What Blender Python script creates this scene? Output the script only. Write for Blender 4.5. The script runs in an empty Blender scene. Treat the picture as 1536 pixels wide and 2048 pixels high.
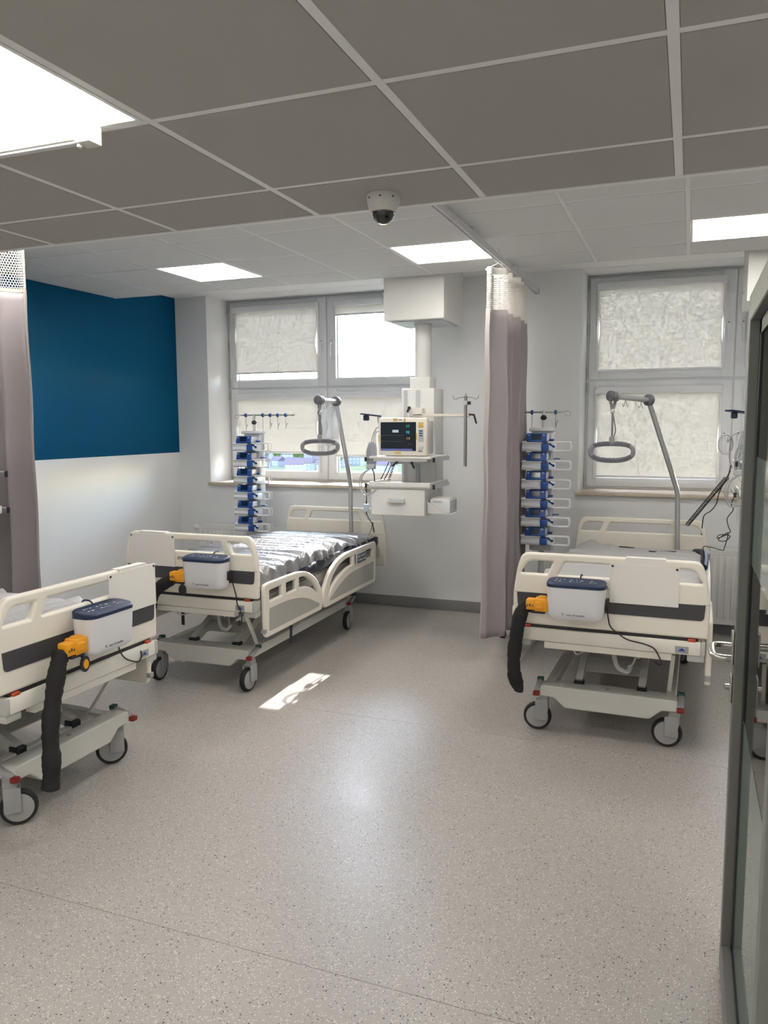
import bpy, bmesh, math, random
from mathutils import Matrix, Vector
random.seed(7)
PI = math.pi
scn = bpy.context.scene
COL = scn.collection

# ------------------------------------------------------------------ camera
H = 1.672
cam_d = bpy.data.cameras.new('camera')
cam_d.sensor_fit = 'VERTICAL'; cam_d.sensor_height = 36.0; cam_d.lens = 27.567
cam_d.clip_start = 0.05; cam_d.clip_end = 2000
cam = bpy.data.objects.new('camera', cam_d); COL.objects.link(cam)
r_ = Vector((0.932607, 0.360873, -0.003998)); u_ = Vector((-0.036411, 0.105107, 0.993794)); f_ = Vector((-0.359053, 0.926673, -0.111163))
cam.matrix_world = Matrix(((r_.x, u_.x, -f_.x, 0), (r_.y, u_.y, -f_.y, 0), (r_.z, u_.z, -f_.z, H), (0, 0, 0, 1)))
scn.camera = cam

# ------------------------------------------------------------------ world, sun, exposure
SUN_DIR = Vector((0.0645, -1.0, -0.87)).normalized()          # the way the sunlight travels
w = bpy.data.worlds.new('sky'); scn.world = w; w.use_nodes = True
nt = w.node_tree; nt.nodes.clear()
wo = nt.nodes.new('ShaderNodeOutputWorld'); bg = nt.nodes.new('ShaderNodeBackground'); sk = nt.nodes.new('ShaderNodeTexSky')
sk.sky_type = 'NISHITA'; sk.sun_disc = False; sk.sun_elevation = math.asin(-SUN_DIR.z)
sk.sun_rotation = math.atan2(-SUN_DIR.x, -SUN_DIR.y)
sk.air_density = 1.3; sk.dust_density = 0.8; sk.ozone_density = 1.5
bg.inputs['Strength'].default_value = 3.0
nt.links.new(sk.outputs['Color'], bg.inputs['Color']); nt.links.new(bg.outputs['Background'], wo.inputs['Surface'])
sun_d = bpy.data.lights.new('sun', 'SUN'); sun_d.energy = 7.0; sun_d.angle = 0.009; sun_d.color = (1.0, 0.97, 0.93)
sun = bpy.data.objects.new('sun', sun_d); COL.objects.link(sun)
sun.rotation_euler = SUN_DIR.to_track_quat('-Z', 'Y').to_euler()
PANEL = 6.8                                                   # radiance of the ceiling light panels
vs = scn.view_settings
vs.view_transform = 'Standard'; vs.look = 'None'; vs.exposure = 1.1; vs.gamma = 1.0; vs.use_curve_mapping = False
scn.cycles.max_bounces = 5; scn.cycles.diffuse_bounces = 4; scn.cycles.glossy_bounces = 3
scn.cycles.transparent_max_bounces = 16; scn.cycles.transmission_bounces = 6
scn.cycles.caustics_reflective = True; scn.cycles.blur_glossy = 1.0; scn.cycles.caustics_refractive = False
scn.cycles.sample_clamp_indirect = 6.0; scn.cycles.use_adaptive_sampling = True; scn.cycles.adaptive_threshold = 0.15; scn.cycles.adaptive_min_samples = 16; scn.cycles.use_light_tree = False; scn.cycles.use_denoising = True

# ------------------------------------------------------------------ materials
MATS = {}
def mat(name, col, rough=0.5, metal=0.0, var=0.04, scale=12.0, bump=0.0, emit=0.0, coat=0.0, spec=0.5, sheen=0.0):
    if name in MATS: return MATS[name]
    m = bpy.data.materials.new(name); m.use_nodes = True
    t = m.node_tree; b = t.nodes['Principled BSDF']
    b.inputs['Roughness'].default_value = rough; b.inputs['Metallic'].default_value = metal
    b.inputs['Coat Weight'].default_value = coat; b.inputs['Specular IOR Level'].default_value = spec
    b.inputs['Sheen Weight'].default_value = sheen
    n = t.nodes.new('ShaderNodeTexNoise'); n.inputs['Scale'].default_value = scale; n.inputs['Detail'].default_value = 4
    tc = t.nodes.new('ShaderNodeTexCoord'); t.links.new(tc.outputs['Object'], n.inputs['Vector'])
    mx = t.nodes.new('ShaderNodeMix'); mx.data_type = 'RGBA'
    a = [max(0, c * (1 - var)) for c in col]; c2 = [min(1, c * (1 + var)) for c in col]
    mx.inputs['A'].default_value = (*a, 1); mx.inputs['B'].default_value = (*c2, 1)
    t.links.new(n.outputs['Fac'], mx.inputs['Factor']); t.links.new(mx.outputs['Result'], b.inputs['Base Color'])
    if bump:
        bp = t.nodes.new('ShaderNodeBump'); bp.inputs['Strength'].default_value = bump; bp.inputs['Distance'].default_value = 0.002
        t.links.new(n.outputs['Fac'], bp.inputs['Height']); t.links.new(bp.outputs['Normal'], b.inputs['Normal'])
    if emit:
        b.inputs['Emission Color'].default_value = (*col, 1); b.inputs['Emission Strength'].default_value = emit
        if emit < 1: m.cycles.emission_sampling = 'NONE'
    MATS[name] = m; return m

def mat_glass(name, tint=(1, 1, 1), refl=0.06):
    m = bpy.data.materials.new(name); m.use_nodes = True; t = m.node_tree; t.nodes.clear()
    o = t.nodes.new('ShaderNodeOutputMaterial'); tr = t.nodes.new('ShaderNodeBsdfTransparent'); gl = t.nodes.new('ShaderNodeBsdfGlossy')
    tr.inputs['Color'].default_value = (*tint, 1); gl.inputs['Roughness'].default_value = 0.02
    lw = t.nodes.new('ShaderNodeFresnel'); lw.inputs['IOR'].default_value = 1.45
    mx = t.nodes.new('ShaderNodeMixShader')
    t.links.new(lw.outputs[0], mx.inputs[0]); t.links.new(tr.outputs[0], mx.inputs[1]); t.links.new(gl.outputs[0], mx.inputs[2])
    t.links.new(mx.outputs[0], o.inputs['Surface']); MATS[name] = m; return m

def mat_frost(name, col):
    m = bpy.data.materials.new(name); m.use_nodes = True; t = m.node_tree; t.nodes.clear()
    o = t.nodes.new('ShaderNodeOutputMaterial'); d = t.nodes.new('ShaderNodeBsdfDiffuse'); tl = t.nodes.new('ShaderNodeBsdfTranslucent')
    gl = t.nodes.new('ShaderNodeBsdfGlossy'); gl.inputs['Roughness'].default_value = 0.03
    n = t.nodes.new('ShaderNodeTexNoise'); n.inputs['Scale'].default_value = 300
    d.inputs['Color'].default_value = (*col, 1); tl.inputs['Color'].default_value = (*col, 1)
    mp = t.nodes.new('ShaderNodeMapRange'); mp.inputs['To Min'].default_value = 0.52; mp.inputs['To Max'].default_value = 0.6
    t.links.new(n.outputs['Fac'], mp.inputs['Value'])
    m1 = t.nodes.new('ShaderNodeMixShader'); t.links.new(mp.outputs[0], m1.inputs[0]); t.links.new(d.outputs[0], m1.inputs[1]); t.links.new(tl.outputs[0], m1.inputs[2])
    fr = t.nodes.new('ShaderNodeFresnel'); fr.inputs['IOR'].default_value = 1.45
    m2 = t.nodes.new('ShaderNodeMixShader'); t.links.new(fr.outputs[0], m2.inputs[0]); t.links.new(m1.outputs[0], m2.inputs[1]); t.links.new(gl.outputs[0], m2.inputs[2])
    t.links.new(m2.outputs[0], o.inputs['Surface']); MATS[name] = m; return m

def mat_blind(name):
    m = bpy.data.materials.new(name); m.use_nodes = True; t = m.node_tree; t.nodes.clear()
    o = t.nodes.new('ShaderNodeOutputMaterial'); d = t.nodes.new('ShaderNodeBsdfDiffuse'); tl = t.nodes.new('ShaderNodeBsdfTranslucent')
    tc = t.nodes.new('ShaderNodeTexCoord')
    n = t.nodes.new('ShaderNodeTexNoise'); n.inputs['Scale'].default_value = 55; n.inputs['Detail'].default_value = 6; n.inputs['Roughness'].default_value = 0.7
    t.links.new(tc.outputs['Object'], n.inputs['Vector'])
    rp = t.nodes.new('ShaderNodeValToRGB'); rp.color_ramp.elements[0].position = 0.38; rp.color_ramp.elements[1].position = 0.64
    rp.color_ramp.elements[0].color = (0.0125, 0.0118, 0.0108, 1); rp.color_ramp.elements[1].color = (0.038, 0.0362, 0.0330, 1)
    t.links.new(n.outputs['Fac'], rp.inputs[0]); t.links.new(rp.outputs[0], tl.inputs['Color'])
    d.inputs['Color'].default_value = (0.62, 0.60, 0.56, 1)
    ad = t.nodes.new('ShaderNodeAddShader'); t.links.new(d.outputs[0], ad.inputs[0]); t.links.new(tl.outputs[0], ad.inputs[1])
    t.links.new(ad.outputs[0], o.inputs['Surface']); MATS[name] = m; return m

def mat_floor(name):
    m = bpy.data.materials.new(name); m.use_nodes = True; t = m.node_tree; b = t.nodes['Principled BSDF']
    tc = t.nodes.new('ShaderNodeTexCoord')
    def vor(scale, lo, hi):
        v = t.nodes.new('ShaderNodeTexVoronoi'); v.inputs['Scale'].default_value = scale; v.inputs['Randomness'].default_value = 1
        t.links.new(tc.outputs['Object'], v.inputs['Vector'])
        mr = t.nodes.new('ShaderNodeMapRange'); mr.inputs['From Min'].default_value = lo; mr.inputs['From Max'].default_value = hi
        mr.inputs['To Min'].default_value = 1; mr.inputs['To Max'].default_value = 0
        sp = t.nodes.new('ShaderNodeSeparateColor'); t.links.new(v.outputs['Color'], sp.inputs[0])
        t.links.new(v.outputs['Distance'], mr.inputs['Value']); return mr.outputs[0], sp.outputs[0]
    def mixc(fac, a, b2):
        mx = t.nodes.new('ShaderNodeMix'); mx.data_type = 'RGBA'
        t.links.new(fac, mx.inputs['Factor'])
        for k, v in (('A', a), ('B', b2)):
            if isinstance(v, tuple): mx.inputs[k].default_value = v
            else: t.links.new(v, mx.inputs[k])
        return mx.outputs['Result']
    def mul(a, thr):
        g = t.nodes.new('ShaderNodeMath'); g.operation = 'LESS_THAN'; g.inputs[1].default_value = thr; t.links.new(a[1], g.inputs[0])
        k = t.nodes.new('ShaderNodeMath'); k.operation = 'MULTIPLY'; t.links.new(a[0], k.inputs[0]); t.links.new(g.outputs[0], k.inputs[1]); return k.outputs[0]
    n = t.nodes.new('ShaderNodeTexNoise'); n.inputs['Scale'].default_value = 220; n.inputs['Detail'].default_value = 3; t.links.new(tc.outputs['Object'], n.inputs['Vector'])
    base = mixc(n.outputs['Fac'], (0.305, 0.285, 0.265, 1), (0.50, 0.468, 0.44, 1))
    c = mixc(mul(vor(160, 0.30, 0.42), 0.3), base, (0.66, 0.63, 0.59, 1))
    c = mixc(mul(vor(125, 0.22, 0.34), 0.20), c, (0.17, 0.155, 0.145, 1))
    c = mixc(mul(vor(75, 0.16, 0.26), 0.14), c, (0.06, 0.055, 0.06, 1))
    t.links.new(c, b.inputs['Base Color'])
    n2 = t.nodes.new('ShaderNodeTexNoise'); n2.inputs['Scale'].default_value = 2.2; n2.inputs['Detail'].default_value = 2; n2.inputs['Distortion'].default_value = 0.4
    t.links.new(tc.outputs['Object'], n2.inputs['Vector'])
    mr = t.nodes.new('ShaderNodeMapRange'); mr.inputs['From Min'].default_value = 0.3; mr.inputs['From Max'].default_value = 0.7
    mr.inputs['To Min'].default_value = 0.29; mr.inputs['To Max'].default_value = 0.35; mr.clamp = True
    t.links.new(n2.outputs['Fac'], mr.inputs['Value']); t.links.new(mr.outputs[0], b.inputs['Roughness'])
    b.inputs['Specular IOR Level'].default_value = 0.2
    MATS[name] = m; return m

def mat_marble(name):
    m = mat(name, (0.62, 0.53, 0.42), 0.35, var=0.28, scale=9)
    return m

CREAM = mat('bed_cream_plastic', (0.84, 0.80, 0.71), 0.38, var=0.02)
CREAMM = mat('bed_cream_metal', (0.82, 0.79, 0.72), 0.35, var=0.02)
BEDGREY = mat('bed_grey_metal', (0.50, 0.50, 0.475), 0.4, var=0.03)
RAILIN = mat('rail_inset_grey', (0.44, 0.43, 0.40), 0.45, var=0.02)
STRIPE = mat('charcoal_stripe', (0.055, 0.055, 0.062), 0.45)
DARK = mat('dark_plastic', (0.02, 0.02, 0.024), 0.45)
BLACK = mat('black_rubber', (0.012, 0.012, 0.013), 0.6)
HUB = mat('wheel_grey', (0.36, 0.36, 0.365), 0.45)
RED = mat('red_plastic', (0.22, 0.018, 0.015), 0.4)
GREEN = mat('green_plastic', (0.012, 0.09, 0.06), 0.4)
ORANGE = mat('orange_tab', (0.5, 0.07, 0.02), 0.4)
YELLOW = mat('yellow_connector', (0.85, 0.36, 0.012), 0.4)
PUMPW = mat('pump_white', (0.74, 0.74, 0.76), 0.35, var=0.01)
NAVY = mat('navy_plastic', (0.010, 0.024, 0.07), 0.45)
INK = mat('print_ink', (0.03, 0.03, 0.035), 0.5)
WHITEINK = mat('print_white', (0.8, 0.82, 0.85), 0.5)
SLEEVE = mat('black_sleeve', (0.010, 0.010, 0.011), 0.75, bump=0.6, scale=60)
CABLE = mat('cable_black', (0.012, 0.012, 0.014), 0.45)
CABLEG = mat('cable_grey', (0.42, 0.42, 0.43), 0.5)
CABLEW = mat('cable_white', (0.72, 0.71, 0.68), 0.45)
PAPER = mat('white_board', (0.80, 0.775, 0.74), 0.55, var=0.01)
CHROME = mat('steel', (0.62, 0.62, 0.62), 0.22, metal=1.0, var=0.02)
STEELB = mat('brushed_steel', (0.50, 0.49, 0.46), 0.33, metal=1.0, var=0.05, scale=40)
ALU = mat('aluminium', (0.66, 0.67, 0.68), 0.35, metal=0.9)
POLE = mat('lifting_pole_grey', (0.52, 0.53, 0.54), 0.3, metal=0.7)
GRIP = mat('grip_grey', (0.26, 0.26, 0.28), 0.5)
GRIPD = mat('grip_dark', (0.12, 0.12, 0.14), 0.55)
STRAP = mat('strap_grey', (0.20, 0.19, 0.20), 0.7)
WALL = mat('wall_paint_white', (0.79, 0.80, 0.805), 0.7, var=0.012, scale=4, bump=0.1)
BLUE = mat('wall_paint_blue', (0.0, 0.072, 0.165), 0.7, var=0.03, scale=3, spec=0.12)
PLASTER = mat('soffit_white', (0.84, 0.84, 0.83), 0.7, var=0.01)
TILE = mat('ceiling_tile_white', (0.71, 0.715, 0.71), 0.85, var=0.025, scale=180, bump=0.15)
TILE_DIM = mat('ceiling_tile_dimmed', (0.40, 0.385, 0.365), 0.85, var=0.025, scale=180, bump=0.15)  # tile colour darkened so the low ceiling reads as less lit
BAR = mat('ceiling_grid_white', (0.80, 0.80, 0.79), 0.4, var=0.01)
TRACK = mat('curtain_track_alu', (0.68, 0.68, 0.70), 0.4, metal=0.3)
PVC = mat('window_white', (0.78, 0.80, 0.83), 0.35, var=0.01)
PVCG = mat('window_gasket', (0.16, 0.17, 0.19), 0.6)
FLOOR = mat_floor('vinyl_floor')
COVE = mat('baseboard_grey', (0.22, 0.22, 0.225), 0.5, var=0.35, scale=260)
MARBLE = mat_marble('sill_stone')
GLASS = mat_glass('window_glass')
DGLASS = mat_glass('door_glass', (0.80, 0.88, 0.86))
FROST = mat_frost('frosted_film', (0.40, 0.52, 0.47))
BLIND = mat_blind('blind_fabric')
CURT = mat('curtain_fabric', (0.36, 0.325, 0.34), 0.6, var=0.05, scale=90, sheen=0.3)
HEM = mat('curtain_hem', (0.52, 0.48, 0.45), 0.6)
NET = mat('curtain_net', (0.80, 0.77, 0.72), 0.7)
def mat_sheet(name, col, rough, metal, strength):
    m = mat(name, col, rough, metal, var=0.05, scale=8); t = m.node_tree; b = t.nodes['Principled BSDF']
    tc = t.nodes.new('ShaderNodeTexCoord'); hs = None
    for sc, rot, am in (((26, 5, 10), 0.5, 1.0), ((5, 22, 10), -0.4, 0.9), ((60, 18, 20), 0.9, 0.35)):
        mp = t.nodes.new('ShaderNodeMapping'); mp.inputs['Scale'].default_value = sc; mp.inputs['Rotation'].default_value = (0, 0, rot)
        t.links.new(tc.outputs['Object'], mp.inputs['Vector'])
        n = t.nodes.new('ShaderNodeTexNoise'); n.inputs['Scale'].default_value = 1.0; n.inputs['Detail'].default_value = 2; n.inputs['Distortion'].default_value = 0.8
        t.links.new(mp.outputs[0], n.inputs['Vector'])
        a = t.nodes.new('ShaderNodeMath'); a.operation = 'SUBTRACT'; a.inputs[1].default_value = 0.5; t.links.new(n.outputs['Fac'], a.inputs[0])
        c = t.nodes.new('ShaderNodeMath'); c.operation = 'ABSOLUTE'; t.links.new(a.outputs[0], c.inputs[0])
        d = t.nodes.new('ShaderNodeMath'); d.operation = 'MULTIPLY'; d.inputs[1].default_value = am; t.links.new(c.outputs[0], d.inputs[0])
        if hs is None: hs = d.outputs[0]
        else:
            e = t.nodes.new('ShaderNodeMath'); e.operation = 'ADD'; t.links.new(hs, e.inputs[0]); t.links.new(d.outputs[0], e.inputs[1]); hs = e.outputs[0]
    bp = t.nodes.new('ShaderNodeBump'); bp.inputs['Strength'].default_value = strength; bp.inputs['Distance'].default_value = 0.02
    t.links.new(hs, bp.inputs['Height']); t.links.new(bp.outputs['Normal'], b.inputs['Normal']); return m
SHEET = mat_sheet('mattress_cover', (0.36, 0.365, 0.38), 0.30, 0.55, 0.55)
SHEET2 = mat_sheet('mattress_cover_matt', (0.44, 0.437, 0.435), 0.5, 0.1, 0.25)
NAVYF = mat('mattress_base_navy', (0.012, 0.016, 0.035), 0.5)
PEND = mat('pendant_white', (0.80, 0.80, 0.78), 0.35, var=0.01)
PENDG = mat('pendant_grey', (0.56, 0.58, 0.60), 0.4)
MONI = mat('monitor_cream', (0.80, 0.75, 0.68), 0.4, var=0.01)
MONG = mat('monitor_side', (0.60, 0.57, 0.56), 0.45)
SCREEN = mat('monitor_screen', (0.012, 0.020, 0.032), 0.12, var=0.1, scale=6)
TAPE = mat('yellow_tape', (0.62, 0.47, 0.16), 0.5)
KEYB = mat('key_pale_blue', (0.42, 0.52, 0.58), 0.4)
PUMPG = mat('infusion_grey', (0.66, 0.68, 0.71), 0.38, var=0.01)
PUMPB = mat('infusion_blue', (0.012, 0.07, 0.30), 0.35)
PUMPD = mat('infusion_screen', (0.010, 0.018, 0.045), 0.15)
RAD = mat('radiator_white', (0.78, 0.78, 0.77), 0.4, var=0.01)
DOORF = mat('door_frame_grey', (0.19, 0.195, 0.18), 0.4, metal=0.2)
GASK = mat('door_gasket', (0.008, 0.009, 0.013), 0.5)
LEDM = mat('light_diffuser', (1.0, 0.955, 0.885), 0.6, emit=PANEL, var=0.0)
CAMW = mat('camera_housing', (0.66, 0.65, 0.62), 0.4)
DOME = mat('camera_dome', (0.006, 0.008, 0.012), 0.05, coat=0.6)
HOUSE = mat('house_render', (0.10, 0.096, 0.105), 0.8, var=0.2, scale=0.3, spec=0.0)
ROOF = mat('house_roof', (0.05, 0.038, 0.042), 0.8, spec=0.0)
LEAF = mat('tree_leaf', (0.030, 0.040, 0.014), 0.8, var=0.5, scale=2, spec=0.0)
GRASS = mat('far_ground', (0.045, 0.050, 0.030), 0.9, var=0.7, scale=0.12, spec=0.0)

# ------------------------------------------------------------------ mesh helpers
class MB:
    def __init__(s): s.v = []; s.f = []
    def add(s, vs, fs, M=None):
        o = len(s.v)
        s.v += [tuple(M @ Vector(p)) if M is not None else tuple(p) for p in vs]
        s.f += [tuple(i + o for i in f) for f in fs]; return s
    def box(s, x0, x1, y0, y1, z0, z1, M=None):
        vs = [(x0, y0, z0), (x1, y0, z0), (x1, y1, z0), (x0, y1, z0), (x0, y0, z1), (x1, y0, z1), (x1, y1, z1), (x0, y1, z1)]
        return s.add(vs, [(0, 3, 2, 1), (4, 5, 6, 7), (0, 1, 5, 4), (1, 2, 6, 5), (2, 3, 7, 6), (3, 0, 4, 7)], M)
    def rbox(s, x0, x1, y0, y1, z0, z1, r=0.005, seg=2, M=None):
        bm = bmesh.new(); bmesh.ops.create_cube(bm, size=1)
        for v in bm.verts: v.co = Vector(((x0 + x1) / 2 + v.co.x * (x1 - x0), (y0 + y1) / 2 + v.co.y * (y1 - y0), (z0 + z1) / 2 + v.co.z * (z1 - z0)))
        bmesh.ops.bevel(bm, geom=bm.edges[:], offset=r, segments=seg, affect='EDGES', profile=0.5)
        bm.verts.index_update(); s.add([v.co[:] for v in bm.verts], [tuple(v.index for v in f.verts) for f in bm.faces], M); bm.free(); return s
    def tube(s, pts, r, seg=10, closed=False, M=None, rs=None):
        pts = [Vector(p) for p in pts]; n = len(pts); vs = []; fs = []; up = None
        for i, p in enumerate(pts):
            a = pts[(i - 1) % n] if (closed or i > 0) else p; b = pts[(i + 1) % n] if (closed or i < n - 1) else p
            t = (b - a).normalized()
            if up is None: up = t.orthogonal().normalized()
            up = (up - t * up.dot(t)).normalized(); sd = t.cross(up); rr = rs[i] if rs else r
            for k in range(seg):
                an = 2 * PI * k / seg; vs.append(p + up * (math.cos(an) * rr) + sd * (math.sin(an) * rr))
        for i in range(n if closed else n - 1):
            j = (i + 1) % n
            for k in range(seg): k2 = (k + 1) % seg; fs.append((i * seg + k, i * seg + k2, j * seg + k2, j * seg + k))
        if not closed:
            fs.append(tuple(range(seg - 1, -1, -1))); fs.append(tuple((n - 1) * seg + k for k in range(seg)))
        return s.add(vs, fs, M)
    def bar(s, a, b, w, h, M=None):
        a = Vector(a); b = Vector(b); d = b - a; L = d.length
        q = d.to_track_quat('Y', 'Z').to_matrix().to_4x4(); T = Matrix.Translation(a) @ q
        if M is not None: T = M @ T
        return s.box(-w / 2, w / 2, 0, L, -h / 2, h / 2, T)
    def lathe(s, prof, seg=24, M=None):
        vs = []; fs = []; n = len(prof)
        for r, z in prof:
            for k in range(seg): an = 2 * PI * k / seg; vs.append((r * math.cos(an), r * math.sin(an), z))
        for i in range(n - 1):
            for k in range(seg): k2 = (k + 1) % seg; fs.append((i * seg + k, i * seg + k2, (i + 1) * seg + k2, (i + 1) * seg + k))
        fs.append(tuple(range(seg - 1, -1, -1))); fs.append(tuple((n - 1) * seg + k for k in range(seg)))
        return s.add(vs, fs, M)
    def mesh(s, name='mesh', smooth=True, ang=40):
        me = bpy.data.meshes.new(name); me.from_pydata(s.v, [], s.f); me.validate(); me.update()
        if smooth:
            me.shade_smooth(); me.set_sharp_from_angle(angle=math.radians(ang))
        return me

def obj(name, me, m=None, parent=None, loc=None, rot=None):
    if isinstance(me, MB): me = me.mesh(name)
    o = bpy.data.objects.new(name, me); COL.objects.link(o)
    if m is not None and not me.materials: me.materials.append(m)
    if parent is not None: o.parent = parent
    if loc is not None: o.location = loc
    if rot is not None: o.rotation_euler = rot
    return o
def tag(o, label=None, cat=None, group=None, kind=None):
    if label: o['label'] = label
    if cat: o['category'] = cat
    if group: o['group'] = group
    if kind: o['kind'] = kind
    return o
def thing(name, label, cat, loc=(0, 0, 0), rotz=0.0, group=None):
    e = bpy.data.objects.new(name, None); COL.objects.link(e); e.location = loc; e.rotation_euler = (0, 0, rotz); e.empty_display_size = 0.1
    return tag(e, label, cat, group)
def copy_tree(o, parent=None):
    c = o.copy(); COL.objects.link(c); c.parent = parent
    for ch in o.children: copy_tree(ch, c)
    return c

def outline(pts, r=0.0, seg=5):
    """rounded polygon; pts are (x, y) or (x, y, radius)"""
    out = []; n = len(pts)
    for i in range(n):
        p = Vector(pts[i][:2]); rr = pts[i][2] if len(pts[i]) > 2 else r
        if rr <= 0: out.append(tuple(p)); continue
        a = Vector(pts[i - 1][:2]) - p; b = Vector(pts[(i + 1) % n][:2]) - p; la, lb = a.length, b.length; a.normalize(); b.normalize()
        d = min(rr, la * 0.48, lb * 0.48); p0 = p + a * d; p1 = p + b * d
        for k in range(seg + 1):
            t = k / seg; out.append(tuple(p0 * (1 - t) ** 2 + p * 2 * t * (1 - t) + p1 * t * t))
    return out
XZ = Matrix(((1, 0, 0, 0), (0, 0, -1, 0), (0, 1, 0, 0), (0, 0, 0, 1)))      # drawing plane (x, y) -> (x, z), thickness along y
YZ = Matrix(((0, 0, 1, 0), (1, 0, 0, 0), (0, 1, 0, 0), (0, 0, 0, 1)))       # drawing plane (x, y) -> (y, z), thickness along x
def plate(loops, thick, bevel, M, res=2):
    """a plate with holes: loops[0] is the outline, the rest are holes; centred on its thickness"""
    cu = bpy.data.curves.new('plate', 'CURVE'); cu.dimensions = '2D'; cu.fill_mode = 'BOTH'
    cu.extrude = max(thick / 2 - bevel, 0.0002); cu.bevel_depth = bevel; cu.bevel_resolution = res; cu.offset = -bevel
    for L in loops:
        sp = cu.splines.new('POLY'); sp.points.add(len(L) - 1); sp.use_cyclic_u = True
        for q, p in zip(sp.points, L): q.co = (p[0], p[1], 0, 1)
    o = bpy.data.objects.new('plate', cu); COL.objects.link(o)
    dg = bpy.context.evaluated_depsgraph_get(); me = bpy.data.meshes.new_from_object(o.evaluated_get(dg))
    bpy.data.objects.remove(o); bpy.data.curves.remove(cu); me.transform(M)
    me.materials.clear(); me.shade_smooth(); me.set_sharp_from_angle(angle=math.radians(50)); return me
def text_mesh(body, size, depth, M, align='CENTER', spacing=1.0):
    cu = bpy.data.curves.new('text', 'FONT'); cu.body = body; cu.size = size; cu.extrude = depth; cu.align_x = align; cu.align_y = 'CENTER'; cu.space_character = spacing; cu.resolution_u = 3
    o = bpy.data.objects.new('text', cu); COL.objects.link(o)
    dg = bpy.context.evaluated_depsgraph_get(); me = bpy.data.meshes.new_from_object(o.evaluated_get(dg))
    bpy.data.objects.remove(o); bpy.data.curves.remove(cu); me.transform(M); me.materials.clear(); return me
def smooth_path(pts, n=6, closed=False):
    P = [Vector(p) for p in pts]; out = []; m = len(P)
    for i in range(m if closed else m - 1):
        p1 = P[i]; p2 = P[(i + 1) % m]; p0 = P[i - 1] if (closed or i > 0) else p1 * 2 - p2; p3 = P[(i + 2) % m] if (closed or i < m - 2) else p2 * 2 - p1
        for k in range(n):
            t = k / n; out.append(0.5 * ((2 * p1) + (p2 - p0) * t + (2 * p0 - 5 * p1 + 4 * p2 - p3) * t * t + (3 * p1 - p0 - 3 * p2 + p3) * t ** 3))
    if not closed: out.append(P[-1])
    return out
def coil_path(a, b, turns, rad, per=9):
    a = Vector(a); b = Vector(b); d = b - a; t = d.normalized(); s1 = t.orthogonal().normalized(); s2 = t.cross(s1); out = []
    for i in range(turns * per + 1):
        q = i / (turns * per); an = 2 * PI * turns * q; out.append(a + d * q + s1 * math.cos(an) * rad + s2 * math.sin(an) * rad)
    return out
T3 = Matrix.Translation
def RX(a): return Matrix.Rotation(a, 4, 'X')
def RY(a): return Matrix.Rotation(a, 4, 'Y')
def RZ(a): return Matrix.Rotation(a, 4, 'Z')

# ------------------------------------------------------------------ the setting
XL, XR, YB, YF = -4.807, 2.35, 6.68, -1.45
HN, HF, HS = 2.412, 2.796, 2.921
NE, FE = 2.601, 5.791
def struct(name, me, m=None, parent=None, label=None):
    o = obj(name, me, m, parent)
    if parent is None: tag(o, label, None, None, 'structure')
    return o
fl = struct('floor', MB().box(XL - 0.2, XR + 0.2, YF - 0.2, YB + 0.4, -0.15, -0.002), COVE, None, 'speckled grey beige vinyl floor of the ward')
SEAMS = [YF, 2.023, 4.02, YB]
for a, b in zip(SEAMS[:-1], SEAMS[1:]):
    struct('vinyl_sheet', MB().box(XL, XR, a + 0.0012, b - 0.0012, -0.02, 0.0), FLOOR, fl)

# back wall with two window openings
W1 = (-4.446, -2.214); W2 = (-0.852, 1.488); SILLZ = 1.078; FY = 7.08
ox = [(XL - 0.2, -0.02), (XR + 0.2, -0.02), (XR + 0.2, 3.05), (XL - 0.2, 3.05)]
holes = [[(x0, SILLZ), (x1, SILLZ), (x1, HS), (x0, HS)] for x0, x1 in (W1, W2)]
me = plate([ox] + holes, 0.5, 0.0005, T3((0, YB + 0.25, 0)) @ XZ, 0)
struct('wall_back', me, WALL, None, 'white back wall with two window openings')
ZB = 1.399
mbw = MB().box(XL - 0.2, XL, YF, YB, -0.02, ZB); wl = mbw.mesh('wall_left'); wl.materials.append(WALL)
struct('wall_left', wl, WALL, None, 'left wall, white below and teal blue above')
o = struct('blue_paint_field', MB().box(XL - 0.2, XL, 2.6, YB, ZB, 3.05), BLUE, bpy.data.objects['wall_left'])
struct('white_paint_field', MB().box(XL - 0.2, XL, YF, 2.6, ZB, 3.05), WALL, bpy.data.objects['wall_left'])
struct('wall_right', MB().box(XR, XR + 0.2, YF, YB, -0.02, 3.05), WALL, None, 'white right wall beyond the glass door')
struct('wall_front', MB().box(XL, XR, YF - 0.2, YF, -0.02, 3.05), WALL, None, 'white wall behind the viewer')
struct('baseboard_back', MB().rbox(XL, XR, YB - 0.012, YB, 0.0, 0.098, 0.004, 2), COVE, None, 'dark grey vinyl baseboard along the back wall')
struct('baseboard_left', MB().rbox(XL, XL + 0.012, YF, YB, 0.0, 0.098, 0.004, 2), COVE, None, 'dark grey vinyl baseboard along the left wall')
sof = MB().box(XL, XR, FE - 0.4, YB, HS, 3.05)
struct('trim_1', sof, PLASTER, None, 'white plaster soffit between ceiling tiles and windows')

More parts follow.
